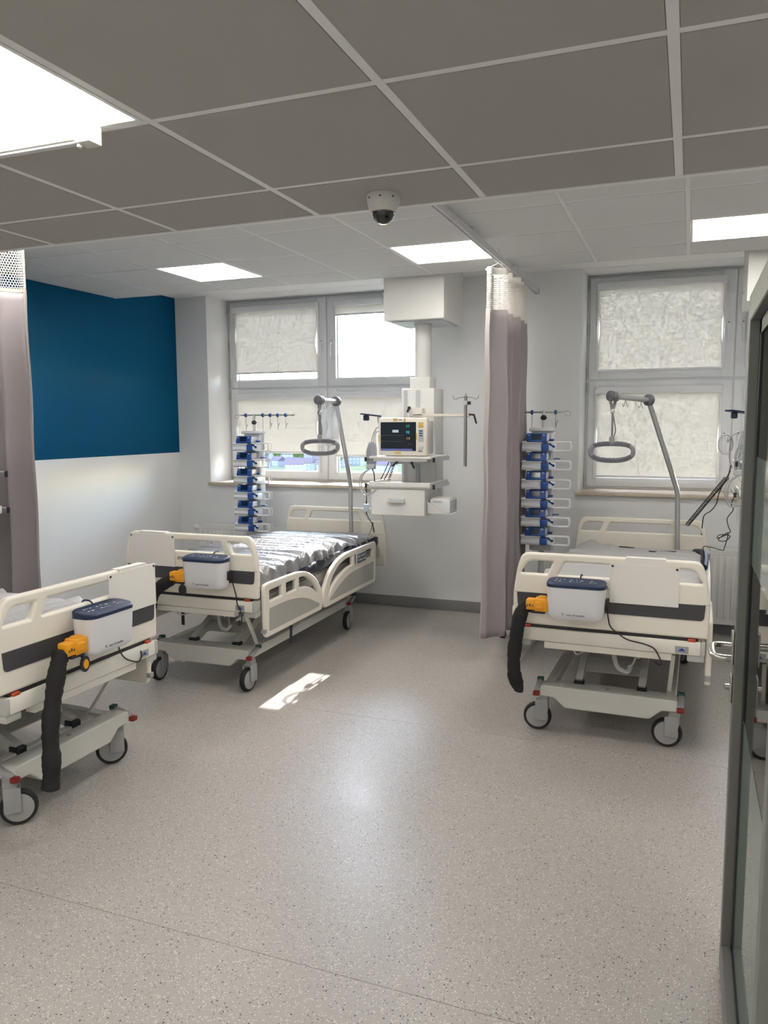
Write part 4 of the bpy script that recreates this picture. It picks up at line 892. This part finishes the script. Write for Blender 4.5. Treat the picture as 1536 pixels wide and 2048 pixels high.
# ------------------------------------------------------------------ infusion towers
def tower(label, loc, rz, flip, bars, z0, pitch, prefix):
    t = thing('infusion_tower', label, 'infusion stand', (loc[0], loc[1], 0), rz, 'infusion towers beside the beds')
    ztop = z0 + 6 * pitch + 0.005
    obj('column', MB().rbox(-0.085, 0.085, 0.0, 0.085, z0 - 0.06, ztop, 0.012, 2), PUMPG, t)
    cg = MB()
    for x in (-0.05, -0.01, 0.03, 0.062): cg.box(x, x + 0.006, -0.002, 0.002, z0 - 0.05, ztop - 0.02)
    for y in (0.02, 0.05): cg.box(0.083, 0.087, y, y + 0.006, z0 - 0.05, ztop - 0.02)
    obj('column_groove', cg, PENDG, t)
    cp = obj('top_cap', MB().rbox(-0.095, 0.092, -0.03, 0.092, ztop, ztop + 0.028, 0.010, 3), PUMPG, t)
    for k in range(3): obj('indicator', MB().rbox(-0.04 + k * 0.026, -0.024 + k * 0.026, -0.0325, -0.029, ztop + 0.010, ztop + 0.018, 0.001, 1), WHITEINK, cp)
    zc = 1.757
    obj('pole', MB().tube([(0, 0.045, ztop + 0.02), (0, 0.045, zc + 0.012)], 0.0125, 12), PENDG, t)
    obj('pole_knob', MB().lathe([(0.014, -0.02), (0.026, -0.004), (0.022, 0.004), (0.014, 0.016)], 16, T3((0, 0.045, ztop + 0.105))), DARK, t)
    s_ = -1 if flip else 1
    obj('crossbar', MB().tube([(s_ * -0.13, 0.045, zc), (s_ * 0.40, 0.045, zc)], 0.0065, 8).tube([(s_ * 0.385, 0.045, zc), (s_ * 0.405, 0.045, zc)], 0.0085, 8), STEELB, t)
    obj('wire_loop', MB().tube(smooth_path([(s_ * -0.13, 0.045, zc), (s_ * -0.155, 0.045, zc + 0.004), (s_ * -0.185, 0.045, zc + 0.006), (s_ * -0.20, 0.045, zc - 0.012), (s_ * -0.185, 0.045, zc - 0.028), (s_ * -0.165, 0.045, zc - 0.022), (s_ * -0.15, 0.045, zc - 0.004)], 5), 0.0028, 6), STEELB, t)
    for x, L in bars:
        x *= s_
        c = obj('bar_slider', MB().lathe([(0.010, -0.010), (0.017, -0.007), (0.017, 0.007), (0.010, 0.010)], 14, T3((x, 0.045, zc)) @ RY(PI / 2)), PUMPB, t)
        z = zc - L; obj('bag_hook', MB().tube([(x, 0.045, zc - 0.015), (x, 0.045, z + 0.05)], 0.0022, 6).tube(smooth_path([(x, 0.045, z + 0.05), (x + 0.002, 0.045, z + 0.02), (x + 0.006, 0.035, z), (x + 0.010, 0.035, z + 0.02), (x + 0.014, 0.04, z + 0.035)], 4), 0.0024, 6).tube([(x + 0.014, 0.04, z + 0.033), (x + 0.018, 0.042, z + 0.05)], 0.004, 6), STEELB, c)
    obj('lower_pole', MB().tube([(0, 0.045, 0.10), (0, 0.045, z0 - 0.05)], 0.02, 12), PENDG, t)
    bs = MB(); 
    for k in range(5):
        a = PI / 2 + 2 * PI * k / 5 + 0.35; bs.bar((0, 0.045, 0.10), (0.30 * math.cos(a), 0.045 + 0.30 * math.sin(a), 0.085), 0.045, 0.03)
    obj('star_base', bs, PENDG, t)
    for k in range(5):
        a = PI / 2 + 2 * PI * k / 5 + 0.35; q = T3((0.29 * math.cos(a), 0.045 + 0.29 * math.sin(a), 0.036)) @ RZ(a + 0.6)
        obj('caster', MB().lathe([(0.022, -0.02), (0.036, -0.016), (0.036, 0.016), (0.022, 0.02)], 18, q @ RY(PI / 2)).rbox(-0.012, 0.012, -0.02, 0.02, 0.02, 0.045, 0.003, 1, q), BLACK, t)
    # pumps: each one a thing of its own
    names = ['topmost', 'second from top', 'third from top', 'fourth from top', 'fifth from top', 'lowest']
    for k in range(6):
        zb = z0 + (5 - k) * pitch; p = thing('infusion_pump', '%s blue and grey infusion pump on %s' % (names[k], prefix), 'infusion pump', (loc[0], loc[1], zb), rz, 'infusion pumps stacked on the towers')
        y0 = -0.115
        prof = [(-0.002, 0.0), (-0.115, 0.0), (-0.122, 0.012), (-0.122, 0.024), (-0.110, 0.034), (-0.110, 0.052), (-0.120, 0.062), (-0.112, 0.074), (-0.002, 0.074)]
        m_ = MB(); n = len(prof); m_.add([(-0.128, a, b) for a, b in prof] + [(0.018, a, b) for a, b in prof], [tuple(range(n - 1, -1, -1)), tuple(range(n, 2 * n))] + [(i, (i + 1) % n, n + (i + 1) % n, n + i) for i in range(n)])
        obj('syringe_bay', m_.mesh('bay', True, 30), PUMPG, p)
        m_ = MB(); hd = [(-0.090, -0.112), (0.055, -0.112), (0.060, -0.004), (-0.085, -0.004)]
        m_.rbox(-0.094, 0.056, -0.100, -0.004, 0.074, 0.126, 0.008, 2); obj('pump_body', m_, PVC, p)
        R = T3((0, -0.101, 0.098)) @ RX(-0.30)
        pn = obj('control_panel', MB().rbox(-0.096, 0.052, -0.012, 0.004, -0.034, 0.034, 0.007, 3, R), PUMPB, p)
        obj('screen', MB().rbox(-0.058, 0.012, -0.0135, -0.011, -0.018, 0.024, 0.002, 1, R), PUMPD, pn)
        for (kx, kz, kw) in ((-0.080, 0.018, 0.007), (-0.080, -0.004, 0.007), (-0.076, -0.024, 0.006), (0.030, 0.018, 0.008), (0.030, 0.0, 0.006), (0.034, -0.02, 0.006), (-0.045, -0.026, 0.006), (-0.022, -0.026, 0.006), (0.0, -0.026, 0.006)):
            obj('key', MB().rbox(kx - kw, kx + kw, -0.0145, -0.0115, kz - 0.005, kz + 0.005, 0.001, 1, R), KEYB if kz > 0.01 else PUMPB, pn)
        obj('drive_block', MB().rbox(0.014, 0.066, -0.126, -0.05, 0.002, 0.056, 0.006, 2), PUMPB, p)
        dh = MB().rbox(0.064, 0.110, -0.112, -0.02, 0.004, 0.060, 0.010, 2); dr_ = obj('drive_head', dh, PVC, p)
        obj('clamp_lever', MB().bar((0.076, -0.1135, 0.052), (0.104, -0.1135, 0.036), 0.006, 0.012).lathe([(0.010, -0.003), (0.010, 0.003)], 12, T3((0.104, -0.1135, 0.036)) @ RX(PI / 2)).lathe([(0.008, -0.003), (0.008, 0.003)], 12, T3((0.078, -0.1135, 0.052)) @ RX(PI / 2)), PUMPB, dr_)
        lp = [Vector((0.06, -0.105, 0.068)), Vector((0.205, -0.105, 0.068)), Vector((0.220, -0.105, 0.060)), Vector((0.224, -0.105, 0.045)), Vector((0.224, -0.105, 0.025)), Vector((0.220, -0.105, 0.011)), Vector((0.205, -0.105, 0.004)), Vector((0.10, -0.105, 0.004))]
        obj('syringe_guard', MB().tube(smooth_path(lp, 3), 0.0058, 8).tube(smooth_path([q_ + Vector((0, 0.05, 0)) for q_ in lp], 3), 0.0035, 8), PVC, p)
        obj('release_grip', MB().rbox(0.088, 0.135, -0.02, 0.02, 0.078, 0.086, 0.003, 2) if (k in (1, 4)) else MB().rbox(0.058, 0.09, -0.03, 0.0, 0.076, 0.09, 0.003, 2), PUMPB, p)
    return t
tower('tall infusion tower with six pumps beside the blue wall', (-3.655, 6.16, 0), 0.0, False, ((-0.085, 0.13), (0.09, 0.33), (0.165, 0.12), (0.24, 0.12), (0.32, 0.12)), 0.724, 0.1435, 'the tower beside the blue wall')
tower('tall infusion tower with six pumps beside the grey curtain', (-1.022, 5.92, 0), 0.0, True, ((-0.088, 0.11), (0.088, 0.16), (0.17, 0.12)), 0.772, 0.1395, 'the tower beside the grey curtain')

# ------------------------------------------------------------------ ceiling pendants with monitors
def pendant(label, mlabel, glabel, loc, rz, iv=True, mon=True, cables=True, glove=True, short=False):
    t = thing('ceiling_pendant', label, 'ceiling pendant', (loc[0], loc[1], 0), rz, 'ceiling supply pendants beside the beds')
    ztop = HF - 0.02 if short else HS - 0.004
    bx = obj('ceiling_box', MB().rbox(-0.240, 0.250, -0.255, 0.28, 2.475, ztop, 0.003, 1), PEND, t)
    obj('box_underplate', MB().rbox(-0.20, 0.215, -0.20, 0.25, 2.468, 2.476, 0.002, 1), PENDG, bx)
    for y in (0.04, 0.12):
        for z in (2.58, 2.72): obj('screw', MB().lathe([(0.006, 0), (0.006, 0.002)], 8, T3((0.25, y, z)) @ RY(PI / 2)).lathe([(0.006, 0), (0.006, 0.002)], 8, T3((-0.24, y, z)) @ RY(-PI / 2)), PENDG, bx)
    obj('drop_tube', MB().lathe([(0.066, 2.03), (0.066, 2.455), (0.072, 2.456), (0.072, 2.47)], 28), PEND, t)
    obj('neck', MB().rbox(-0.085, 0.085, -0.085, 0.085, 1.952, 2.045, 0.008, 2), PEND, t)
    c = obj('column', MB().rbox(-0.140, 0.135, -0.13, 0.13, 1.0, 1.955, 0.008, 2), PEND, t)
    g = MB(); g.box(-0.118, -0.088, -0.1325, -0.129, 1.02, 1.94); obj('side_channel', g, PENDG, c)
    g = MB().rbox(-0.015, 0.018, -0.145, -0.128, 1.02, 1.94, 0.003, 1); g.box(-0.142, -0.138, -0.06, 0.06, 1.05, 1.9); obj('centre_channel', g, PENDG, c)
    # shelf and rails
    sh = obj('shelf', MB().rbox(-0.250, 0.240, -0.555, -0.09, 1.412, 1.430, 0.004, 2).rbox(-0.22, 0.21, -0.545, -0.53, 1.392, 1.413, 0.002, 1), PEND, t)
    obj('shelf_bracket', MB().rbox(-0.10, 0.10, -0.50, -0.10, 1.372, 1.413, 0.004, 1), PENDG, t)
    for zr, yo in ((1.408, 0), (1.208, 0)):
        for s_ in (-1, 1):
            x = s_ * 0.272; r = obj('equipment_rail', MB().rbox(x - 0.006, x + 0.006, -0.565, -0.18, zr - 0.014, zr + 0.014, 0.002, 1).rbox(min(x, x - s_ * 0.03), max(x, x - s_ * 0.03), -0.45, -0.43, zr - 0.01, zr + 0.01, 0.001, 1).rbox(min(x, x - s_ * 0.03), max(x, x - s_ * 0.03), -0.25, -0.23, zr - 0.01, zr + 0.01, 0.001, 1), ALU, t)
            obj('rail_end', MB().rbox(x - 0.009, x + 0.009, -0.572, -0.562, zr - 0.017, zr + 0.017, 0.002, 1), DARK, r)
    for x, s_ in ((-0.02, -1), (0.10, 1)):
        l = MB().lathe([(0.010, 0), (0.010, 0.02)], 10, T3((x, -0.555, 1.385)) @ RX(PI / 2)); l.bar((x, -0.572, 1.387), (x + s_ * 0.036 if s_ < 0 else x + 0.022, -0.575, 1.345 if s_ > 0 else 1.355), 0.013, 0.011)
        obj('clamp_lever', l, DARK, t)
    # drawer unit
    du = obj('drawer_unit', MB().rbox(-0.235, 0.195, -0.535, -0.13, 0.982, 1.192, 0.003, 1), PEND, t)
    obj('drawer_front', MB().rbox(-0.235, 0.195, -0.552, -0.537, 0.984, 1.182, 0.003, 1), PEND, du)
    obj('drawer_handle', MB().rbox(-0.095, 0.045, -0.592, -0.553, 1.082, 1.098, 0.006, 2).rbox(-0.09, 0.04, -0.575, -0.553, 1.095, 1.118, 0.008, 2), PENDG, du)
    tr = MB().rbox(-0.250, 0.240, -0.558, -0.09, 1.192, 1.204, 0.003, 1)
    tr.rbox(-0.25, 0.24, -0.558, -0.546, 1.195, 1.236, 0.003, 1); tr.rbox(-0.25, -0.240, -0.55, -0.09, 1.195, 1.236, 0.003, 1); tr.rbox(0.230, 0.24, -0.55, -0.09, 1.195, 1.236, 0.003, 1)
    obj('tray_top', tr, PEND, t)
    # dark wing bracket for a scanner holder
    wb = MB().bar((-0.33, -0.52, 1.752), (-0.20, -0.44, 1.733), 0.085, 0.010); wb.rbox(-0.315, -0.275, -0.515, -0.475, 1.70, 1.742, 0.008, 2); obj('wing_bracket', wb, NAVY, t)
    obj('bracket_arm', MB().rbox(-0.215, -0.165, -0.47, -0.13, 1.685, 1.725, 0.004, 1), PENDG, t)
    if iv:
        ar = MB().rbox(-0.05, 0.06, -0.20, -0.12, 1.735, 1.80, 0.006, 2); ar.rbox(-0.02, 0.44, -0.20, -0.17, 1.728, 1.752, 0.004, 1); arm = obj('side_arm', ar, MONI, t)
        obj('clamp_lever', MB().bar((-0.045, -0.215, 1.80), (-0.06, -0.215, 1.765), 0.014, 0.014).lathe([(0.012, -0.006), (0.012, 0.006)], 10, T3((-0.045, -0.212, 1.80)) @ RX(PI / 2)), DARK, t)
        ix = 0.412; iy = -0.205
        p = obj('drip_pole', MB().tube([(ix, iy, 1.345), (ix, iy, 1.885)], 0.0125, 12), STEELB, t)
        obj('drip_pole_collar', MB().rbox(ix - 0.015, ix + 0.015, iy - 0.015, iy + 0.015, 1.815, 1.85, 0.003, 1).lathe([(0.012, 0), (0.013, 0.022)], 10, T3((ix + 0.015, iy, 1.832)) @ RY(PI / 2)), PENDG, p)
        obj('pole_knob', MB().lathe([(0.012, 0), (0.014, 0.022)], 10, T3((ix + 0.016, iy, 1.832)) @ RY(PI / 2)), DARK, p)
        hk = MB()
        for s_ in (-1, 1): hk.tube(smooth_path([(ix, iy, 1.875), (ix + s_ * 0.05, iy, 1.873), (ix + s_ * 0.075, iy, 1.862), (ix + s_ * 0.095, iy, 1.866), (ix + s_ * 0.10, iy, 1.89)], 4), 0.003, 6)
        hk.tube([(ix, iy, 1.88), (ix, iy, 1.905)], 0.004, 6); obj('drip_hook', hk, STEELB, p)
        obj('clamp_lever', MB().bar((ix + 0.03, iy - 0.015, 1.745), (ix + 0.075, iy - 0.015, 1.74), 0.014, 0.014).bar((ix + 0.07, iy - 0.015, 1.742), (ix + 0.09, iy - 0.015, 1.675), 0.014, 0.012), DARK, t)
    def child_thing(name, lab, cat): 
        return thing(name, lab, cat, (loc[0], loc[1], 0), rz)
    if glove:
        gb_ = child_thing('dispenser_box', glabel, 'dispenser')
        tray = MB().rbox(0.20, 0.40, -0.50, -0.28, 1.0, 1.006, 0.002, 1); tray.add([(0.20, -0.50, 1.0), (0.335, -0.50, 1.0), (0.20, -0.50, 1.095), (0.20, -0.495, 1.0), (0.335, -0.495, 1.0), (0.20, -0.495, 1.095)], [(0, 1, 2), (5, 4, 3), (0, 3, 4, 1), (1, 4, 5, 2), (2, 5, 3, 0)])
        tray.box(0.198, 0.203, -0.50, -0.28, 1.0, 1.11); obj('holder_tray', tray, PEND, gb_)
        b = MB().rbox(0.215, 0.375, -0.488, -0.30, 1.006, 1.110, 0.010, 2); obj('box_body', b, PVC, gb_)
        obj('grip_slot', MB().rbox(0.245, 0.315, -0.490, -0.486, 1.086, 1.102, 0.004, 2), PENDG, gb_)
        obj('wipes_lid', MB().rbox(0.225, 0.365, -0.475, -0.312, 1.108, 1.118, 0.004, 2), CABLEW, gb_)
    if mon:
        m_ = child_thing('patient_monitor', mlabel, 'monitor'); yF = -0.525; x0, x1, z0, z1 = -0.185, 0.205, 1.436, 1.722
        obj('bezel', MB().rbox(x0, x1, yF, yF + 0.055, z0, z1, 0.014, 3), MONI, m_)
        obj('rear_housing', MB().rbox(x0 + 0.015, x1 + 0.0, yF + 0.05, yF + 0.17, z0 + 0.008, z1 - 0.025, 0.015, 3), MONG, m_)
        obj('foot', MB().rbox(x0 + 0.05, x1 - 0.05, yF + 0.02, yF + 0.15, 1.4305, z0 + 0.012, 0.003, 1), MONG, m_)
        sx0, sx1, sz0, sz1 = x0 + 0.020, x1 - 0.086, z0 + 0.036, z1 - 0.034; ys = yF - 0.0012
        sc = obj('screen', MB().rbox(sx0, sx1, ys, yF + 0.004, sz0, sz1, 0.0006, 1), SCREEN, m_)
        def glow(nm, col, e): return mat(nm, col, 0.5, emit=e, var=0)
        def txt(s_, x, z, sz, m2): obj('screen_number', text_mesh(s_, sz, 0.0002, T3((x, ys - 0.0004, z)) @ RX(PI / 2)), m2, sc)
        sw, shh = sx1 - sx0, sz1 - sz0; X = lambda f: sx0 + sw * f; Z = lambda f: sz1 - shh * f
        txt('60', X(0.77), Z(0.14), 0.030, glow('glow_green', (0.03, 0.22, 0.10), 0.4)); txt('98', X(0.77), Z(0.36), 0.030, glow('glow_cyan', (0.03, 0.28, 0.34), 0.5))
        txt('14', X(0.78), Z(0.57), 0.030, glow('glow_amber', (0.30, 0.22, 0.06), 0.4)); txt('-  -', X(0.84), Z(0.76), 0.022, glow('glow_grey', (0.16, 0.17, 0.14), 0.3))
        obj('screen_message', MB().box(X(0.34), X(0.51), ys - 0.0006, ys, Z(0.36), Z(0.27)), glow('glow_pale', (0.25, 0.30, 0.34), 0.5), sc)
        ln = MB()
        for f in (0.46, 0.67): ln.box(X(0.0), X(0.66), ys - 0.0005, ys, Z(f) - 0.0006, Z(f) + 0.0006)
        obj('screen_line', ln, glow('glow_line', (0.10, 0.11, 0.10), 0.3), sc)
        obj('screen_bar', MB().box(X(0.0), X(0.9), ys - 0.0005, ys, Z(0.99), Z(0.925)), glow('glow_violet', (0.06, 0.07, 0.20), 0.5), sc)
        kx0, kx1 = x1 - 0.068, x1 - 0.028
        kp = obj('key_panel', MB().rbox(kx0, kx1, yF - 0.002, yF + 0.002, z1 - 0.18, z1 - 0.088, 0.001, 1), KEYB, m_)
        for k in range(5): obj('key', MB().rbox(kx0 + 0.008, kx1 - 0.008, yF - 0.004, yF - 0.001, z1 - 0.104 - k * 0.0175, z1 - 0.096 - k * 0.0175, 0.001, 1), NAVY if k < 3 else PENDG, kp)
        ak = obj('alarm_key', MB().rbox(kx0, kx1, yF - 0.0025, yF + 0.002, z1 - 0.072, z1 - 0.036, 0.001, 1), TAPE, m_)
        obj('alarm_mark', MB().lathe([(0.008, 0), (0.008, 0.002)], 14, T3(((kx0 + kx1) / 2, yF - 0.002, z1 - 0.055)) @ RX(PI / 2)), YELLOW, ak)
        obj('rotary_knob', MB().lathe([(0.019, 0), (0.018, 0.010), (0.012, 0.013)], 20, T3(((kx0 + kx1) / 2, yF, z0 + 0.062)) @ RX(PI / 2)), PENDG, m_)
        obj('maker_lettering', MB().box((kx0 + kx1) / 2 - 0.022, (kx0 + kx1) / 2 + 0.012, yF - 0.0008, yF, z0 + 0.032, z0 + 0.037), INK, m_)
        obj('power_button', MB().lathe([(0.008, 0), (0.008, 0.003)], 14, T3((x0 + 0.03, yF, z0 + 0.016)) @ RX(PI / 2)), MONG, m_)
        obj('top_lettering', MB().box(X(0.52), X(0.61), yF - 0.0008, yF, z1 - 0.021, z1 - 0.015), INK, m_)
        for (a, b, c2, d) in ((X(0.36), X(0.48), z1 - 0.028, z1 - 0.006), (X(0.66), X(0.71), z1 - 0.034, z1 - 0.006), (X(0.40), X(0.58), z0 + 0.012, z0 + 0.030), (sx1 - 0.004, sx1 + 0.010, Z(0.62), Z(0.38)), (x0 + 0.002, x0 + 0.014, Z(0.66), Z(0.45))):
            obj('tape_strip', MB().box(a, b, yF - 0.0009, yF - 0.0003, c2, d), TAPE, m_)
        if cables:
            xb = x0 - 0.01
            for k in range(3):
                pts = [(x0 + 0.006, yF + 0.07 + 0.012 * k, 1.645 - 0.035 * (k == 2)), (xb - 0.02, yF + 0.05, 1.645 - 0.03 * (k == 2)), (xb - 0.055 + 0.012 * k, yF + 0.04, 1.58), (xb - 0.07 + 0.018 * k, yF + 0.04, 1.50), (xb - 0.085 + 0.02 * k, yF + 0.02, 1.42)]
                obj('sensor_cable', MB().tube(smooth_path(pts, 6), 0.0036, 6), CABLEG, m_)
            for k in range(9):
                rnd = random.Random(k); ox_ = xb - 0.075 + 0.012 * (k % 5); oy = yF + 0.0 + 0.012 * (k // 5)
                pts = [(ox_ + 0.012, oy, 1.53 + 0.01 * rnd.random()), (ox_ - 0.012, oy, 1.46), (ox_ - 0.004, oy, 1.37 - 0.03 * rnd.random()), (ox_ + 0.016, oy, 1.37), (ox_ + 0.024, oy, 1.46), (ox_ + 0.014, oy, 1.53)]
                obj('cable_loop', MB().tube(smooth_path(pts, 5), 0.0036, 6), CABLEG if k % 3 else KEYB, m_)
            obj('cable_tie', MB().rbox(xb - 0.09, xb - 0.02, yF - 0.01, yF + 0.03, 1.33, 1.37, 0.006, 1), PENDG, m_)
            for q in (0, 0.014):
                obj('cuff_hose', MB().tube(smooth_path([(xb - 0.05, yF, 1.34), (xb - 0.105 - q, yF - 0.02, 1.29), (xb - 0.125 - q, yF - 0.02, 1.22), (xb - 0.09 - q, yF - 0.02, 1.145 - q), (xb - 0.03, yF - 0.03, 1.15), (xb + 0.01, yF - 0.03, 1.19)], 7), 0.0045, 7), CABLEG, m_)
            obj('cuff_hose', MB().tube(smooth_path([(xb - 0.045, yF, 1.345), (xb - 0.015, yF - 0.03, 1.30), (xb - 0.008, yF - 0.035, 1.24)], 5), 0.0045, 7), CABLE, m_)
            obj('coiled_cord', MB().tube(coil_path((-0.07, -0.45, 1.41), (-0.125, -0.46, 1.245), 11, 0.009), 0.0026, 5), CABLE, m_)
            for q in (0, 0.03): obj('black_lead', MB().tube(smooth_path([(-0.12 + q, -0.44, 1.412), (-0.155 + q, -0.44, 1.33), (-0.20 + q, -0.44, 1.245)], 5), 0.0038, 6), CABLE, m_)
    return t
pendant('white ceiling pendant with drawer and side drip pole at the middle bed', 'cream patient monitor with dark screen on the pendant shelf at centre', 'white dispenser box beside the centre pendant drawer', (-2.02, 6.10), 0.0)
pendant('white ceiling pendant at the right bed, mostly behind the glass door', 'patient monitor on the pendant behind the glass door', 'white dispenser box on the pendant behind the glass door', (0.565, 6.10), 0.0, iv=False)
pendant('white ceiling pendant at the left edge beside the curtain', '', '', (-4.07, 3.005), PI / 2, iv=False, mon=False, glove=False, short=True)

# ------------------------------------------------------------------ loose cables
def cable(label, pts, r, m_, n=7, cat='cable', name='cable', coil=None):
    mb = MB().tube(smooth_path(pts, n), r, 7)
    if coil: mb.tube(coil_path(*coil), r, 5)
    o = obj(name, mb, m_); return tag(o, label, cat)
cable('black coiled cord running from right pendant to right bed headboard', [(0.238, 5.54, 1.318), (0.25, 5.545, 1.34), (0.262, 5.55, 1.40)], 0.0036, CABLE, coil=((0.238, 5.54, 1.318), (0.012, 6.0, 0.945), 34, 0.0125), name='coiled_cord')
cable('straight black lead hanging behind the right bed headboard', [(0.262, 5.60, 1.36), (0.203, 5.62, 1.221), (0.188, 5.7, 1.13), (0.16, 5.9, 1.06), (0.137, 6.1, 1.02), (0.12, 6.2, 0.97), (0.115, 6.32, 0.80)], 0.0038, CABLE)
kl = [(0.293, 5.55, 1.21), (0.275, 5.56, 1.141), (0.288, 5.56, 1.109), (0.255, 5.57, 1.052), (0.262, 5.57, 1.0), (0.273, 5.57, 0.957), (0.20, 5.57, 0.915), (0.215, 5.57, 0.94), (0.275, 5.57, 0.935), (0.25, 5.57, 0.90), (0.205, 5.57, 0.905), (0.258, 5.57, 0.955), (0.262, 5.57, 0.93), (0.245, 5.57, 0.855), (0.232, 5.57, 0.838), (0.15, 5.6, 0.852), (0.118, 5.62, 0.846), (0.122, 5.65, 0.80), (0.13, 5.68, 0.73)]
cable('thin black looped lead hanging beside the right radiator', kl, 0.003, CABLE, 5)
cable('grey wound cable hanging from the right pendant', [(0.33, 5.55, 1.62), (0.27, 5.55, 1.60), (0.235, 5.55, 1.545)] + [(0.222 + 0.042 * math.cos(a), 5.55 - 0.002 * k, 1.535 + 0.062 * math.sin(a)) for k, a in enumerate([1.2 + 0.55 * i for i in range(46)])] + [(0.25, 5.55, 1.45), (0.27, 5.55, 1.38)], 0.0036, CABLEG, 3)
cable('black lead from the middle pendant down to the bed corner', [(-2.30, 5.56, 1.19), (-2.302, 5.57, 1.05), (-2.31, 5.58, 1.0), (-2.30, 5.6, 0.95), (-2.29, 5.65, 0.90), (-2.33, 5.8, 0.82), (-2.40, 5.95, 0.79), (-2.425, 6.0, 0.86), (-2.44, 6.0, 0.80), (-2.42, 5.9, 0.77)], 0.0035, CABLE)
t = thing('inline_transformer', 'small clear transformer block on the middle bed lead', 'transformer', (-2.305, 5.572, 0))
obj('block', MB().rbox(-0.018, 0.018, -0.012, 0.012, 1.0, 1.06, 0.004, 2), KEYB, t)
for za, zb_ in ((1.06, 1.085), (0.975, 1.0)): obj('strain_relief', MB().tube([(0, 0, za), (0, 0, zb_)], 0.005, 6), CABLE, t)
# hand control with coiled cord under the left bed and black straps under the frames
t = thing('hand_control', 'white bed hand control with coiled cord under the left edge bed', 'hand control', W(LFTB[0], LFTB[1], (0.27, 0.62, 0)), LFTB[1])
obj('coiled_cord', MB().tube(coil_path((0, 0, 0.47), (-0.012, 0, 0.33), 13, 0.012), 0.0038, 5), CABLEW, t)
obj('handset', MB().rbox(-0.012, 0.040, -0.014, 0.014, 0.285, 0.325, 0.010, 3), CABLEW, t); obj('lead', MB().tube(smooth_path([(0.035, 0, 0.32), (0.03, 0, 0.40), (0.01, 0, 0.45), (0.0, 0, 0.53)], 5), 0.004, 6), CABLEW, t)
def strap(label, B, p, z0, z1):
    o = obj('strap', MB().rbox(-0.011, 0.011, -0.003, 0.003, 0, z1 - z0, 0.001, 1), NAVYF, None, Vector(W(B[0], B[1], (p[0], p[1], z0)))); o.rotation_euler = (0.04, 0.03, B[1] + p[2]); tag(o, label, 'strap')
strap('black strap hanging below the middle bed side rail', MIDB, (0.478, 0.42, 1.4), 0.24, 0.56)
strap('black strap hanging below the middle bed footboard', MIDB, (-0.20, 0.20, 0.0), 0.36, 0.52)
strap('black strap hanging below the left edge bed footboard', LFTB, (-0.05, 0.2, 0.0), 0.40, 0.52)

# ------------------------------------------------------------------ the town outside, seen below the raised blinds
gnd = obj('outside_ground', MB().add([(-900, 30, -14), (900, 30, -14), (900, 900, -14), (-900, 900, -14), (-900, 1500, 2), (900, 1500, 2)], [(0, 1, 2, 3), (3, 2, 5, 4)]), GRASS); tag(gnd, 'distant mottled fields and town ground beyond the windows', None, None, 'structure')
rnd = random.Random(11)
hm = MB().box(-6, 6, -4.5, 4.5, 0, 6).mesh('walls', False); hm.materials.append(HOUSE)
rm = MB().add([(-6.6, -5.1, 5.9), (6.6, -5.1, 5.9), (6.6, 5.1, 5.9), (-6.6, 5.1, 5.9), (-6.6, 0, 9.6), (6.6, 0, 9.6)], [(0, 1, 5, 4), (2, 3, 4, 5), (0, 4, 3), (1, 2, 5), (3, 2, 1, 0)]).mesh('roof', False); rm.materials.append(ROOF)
wm = MB()
for x in (-4, -1.3, 1.3, 4):
    for z in (1.2, 3.9): wm.box(x - 0.6, x + 0.6, -4.56, -4.44, z, z + 1.4)
wm = wm.mesh('window_band', False); wm.materials.append(GRIPD)
SPOTS = []
def spot(lo, hi, gap):
    for _ in range(400):
        Y = rnd.uniform(lo, hi); X = -Y * rnd.uniform(0.32, 0.64)
        if all((X - a) ** 2 + (Y - b) ** 2 > (gap + g) ** 2 for a, b, g in SPOTS): SPOTS.append((X, Y, gap)); return X, Y
for k in range(54):
    X, Y = spot(225, 430, 4.5)
    hsc = rnd.uniform(0.4, 0.6); h = thing('distant_house', 'distant pale house seen below the middle window blinds', 'house', (X, Y, -14.05), rnd.uniform(-0.8, 0.8), 'distant houses beyond the middle window')
    h.scale = (hsc, hsc, hsc); obj('walls', hm, HOUSE, h); obj('roof', rm, ROOF, h); obj('windows', wm, GRIPD, h)
bmx = bmesh.new(); bmesh.ops.create_icosphere(bmx, subdivisions=3, radius=1.0)
for v in bmx.verts: v.co *= 1 + 0.28 * math.sin(v.co.x * 7 + 1) * math.sin(v.co.y * 6) + 0.15 * math.sin(v.co.z * 9)
tm = bpy.data.meshes.new('crown'); bmx.to_mesh(tm); bmx.free(); tm.materials.append(LEAF)
trm = MB().tube([(0, 0, 0), (0, 0, 4)], 0.35, 6).mesh('trunk'); trm.materials.append(GRIPD)
for k in range(40):
    X, Y = spot(225, 420, 2); s_ = rnd.uniform(1.2, 2.0)
    h = thing('distant_tree', 'distant green tree seen below the middle window blinds', 'tree', (X, Y, -14.05), rnd.uniform(0, 6), 'distant trees beyond the middle window')
    c = obj('crown', tm, LEAF, h, (0, 0, 3 + s_ * 0.9)); c.scale = (s_, s_, s_ * 1.15); obj('trunk', trm, GRIPD, h)
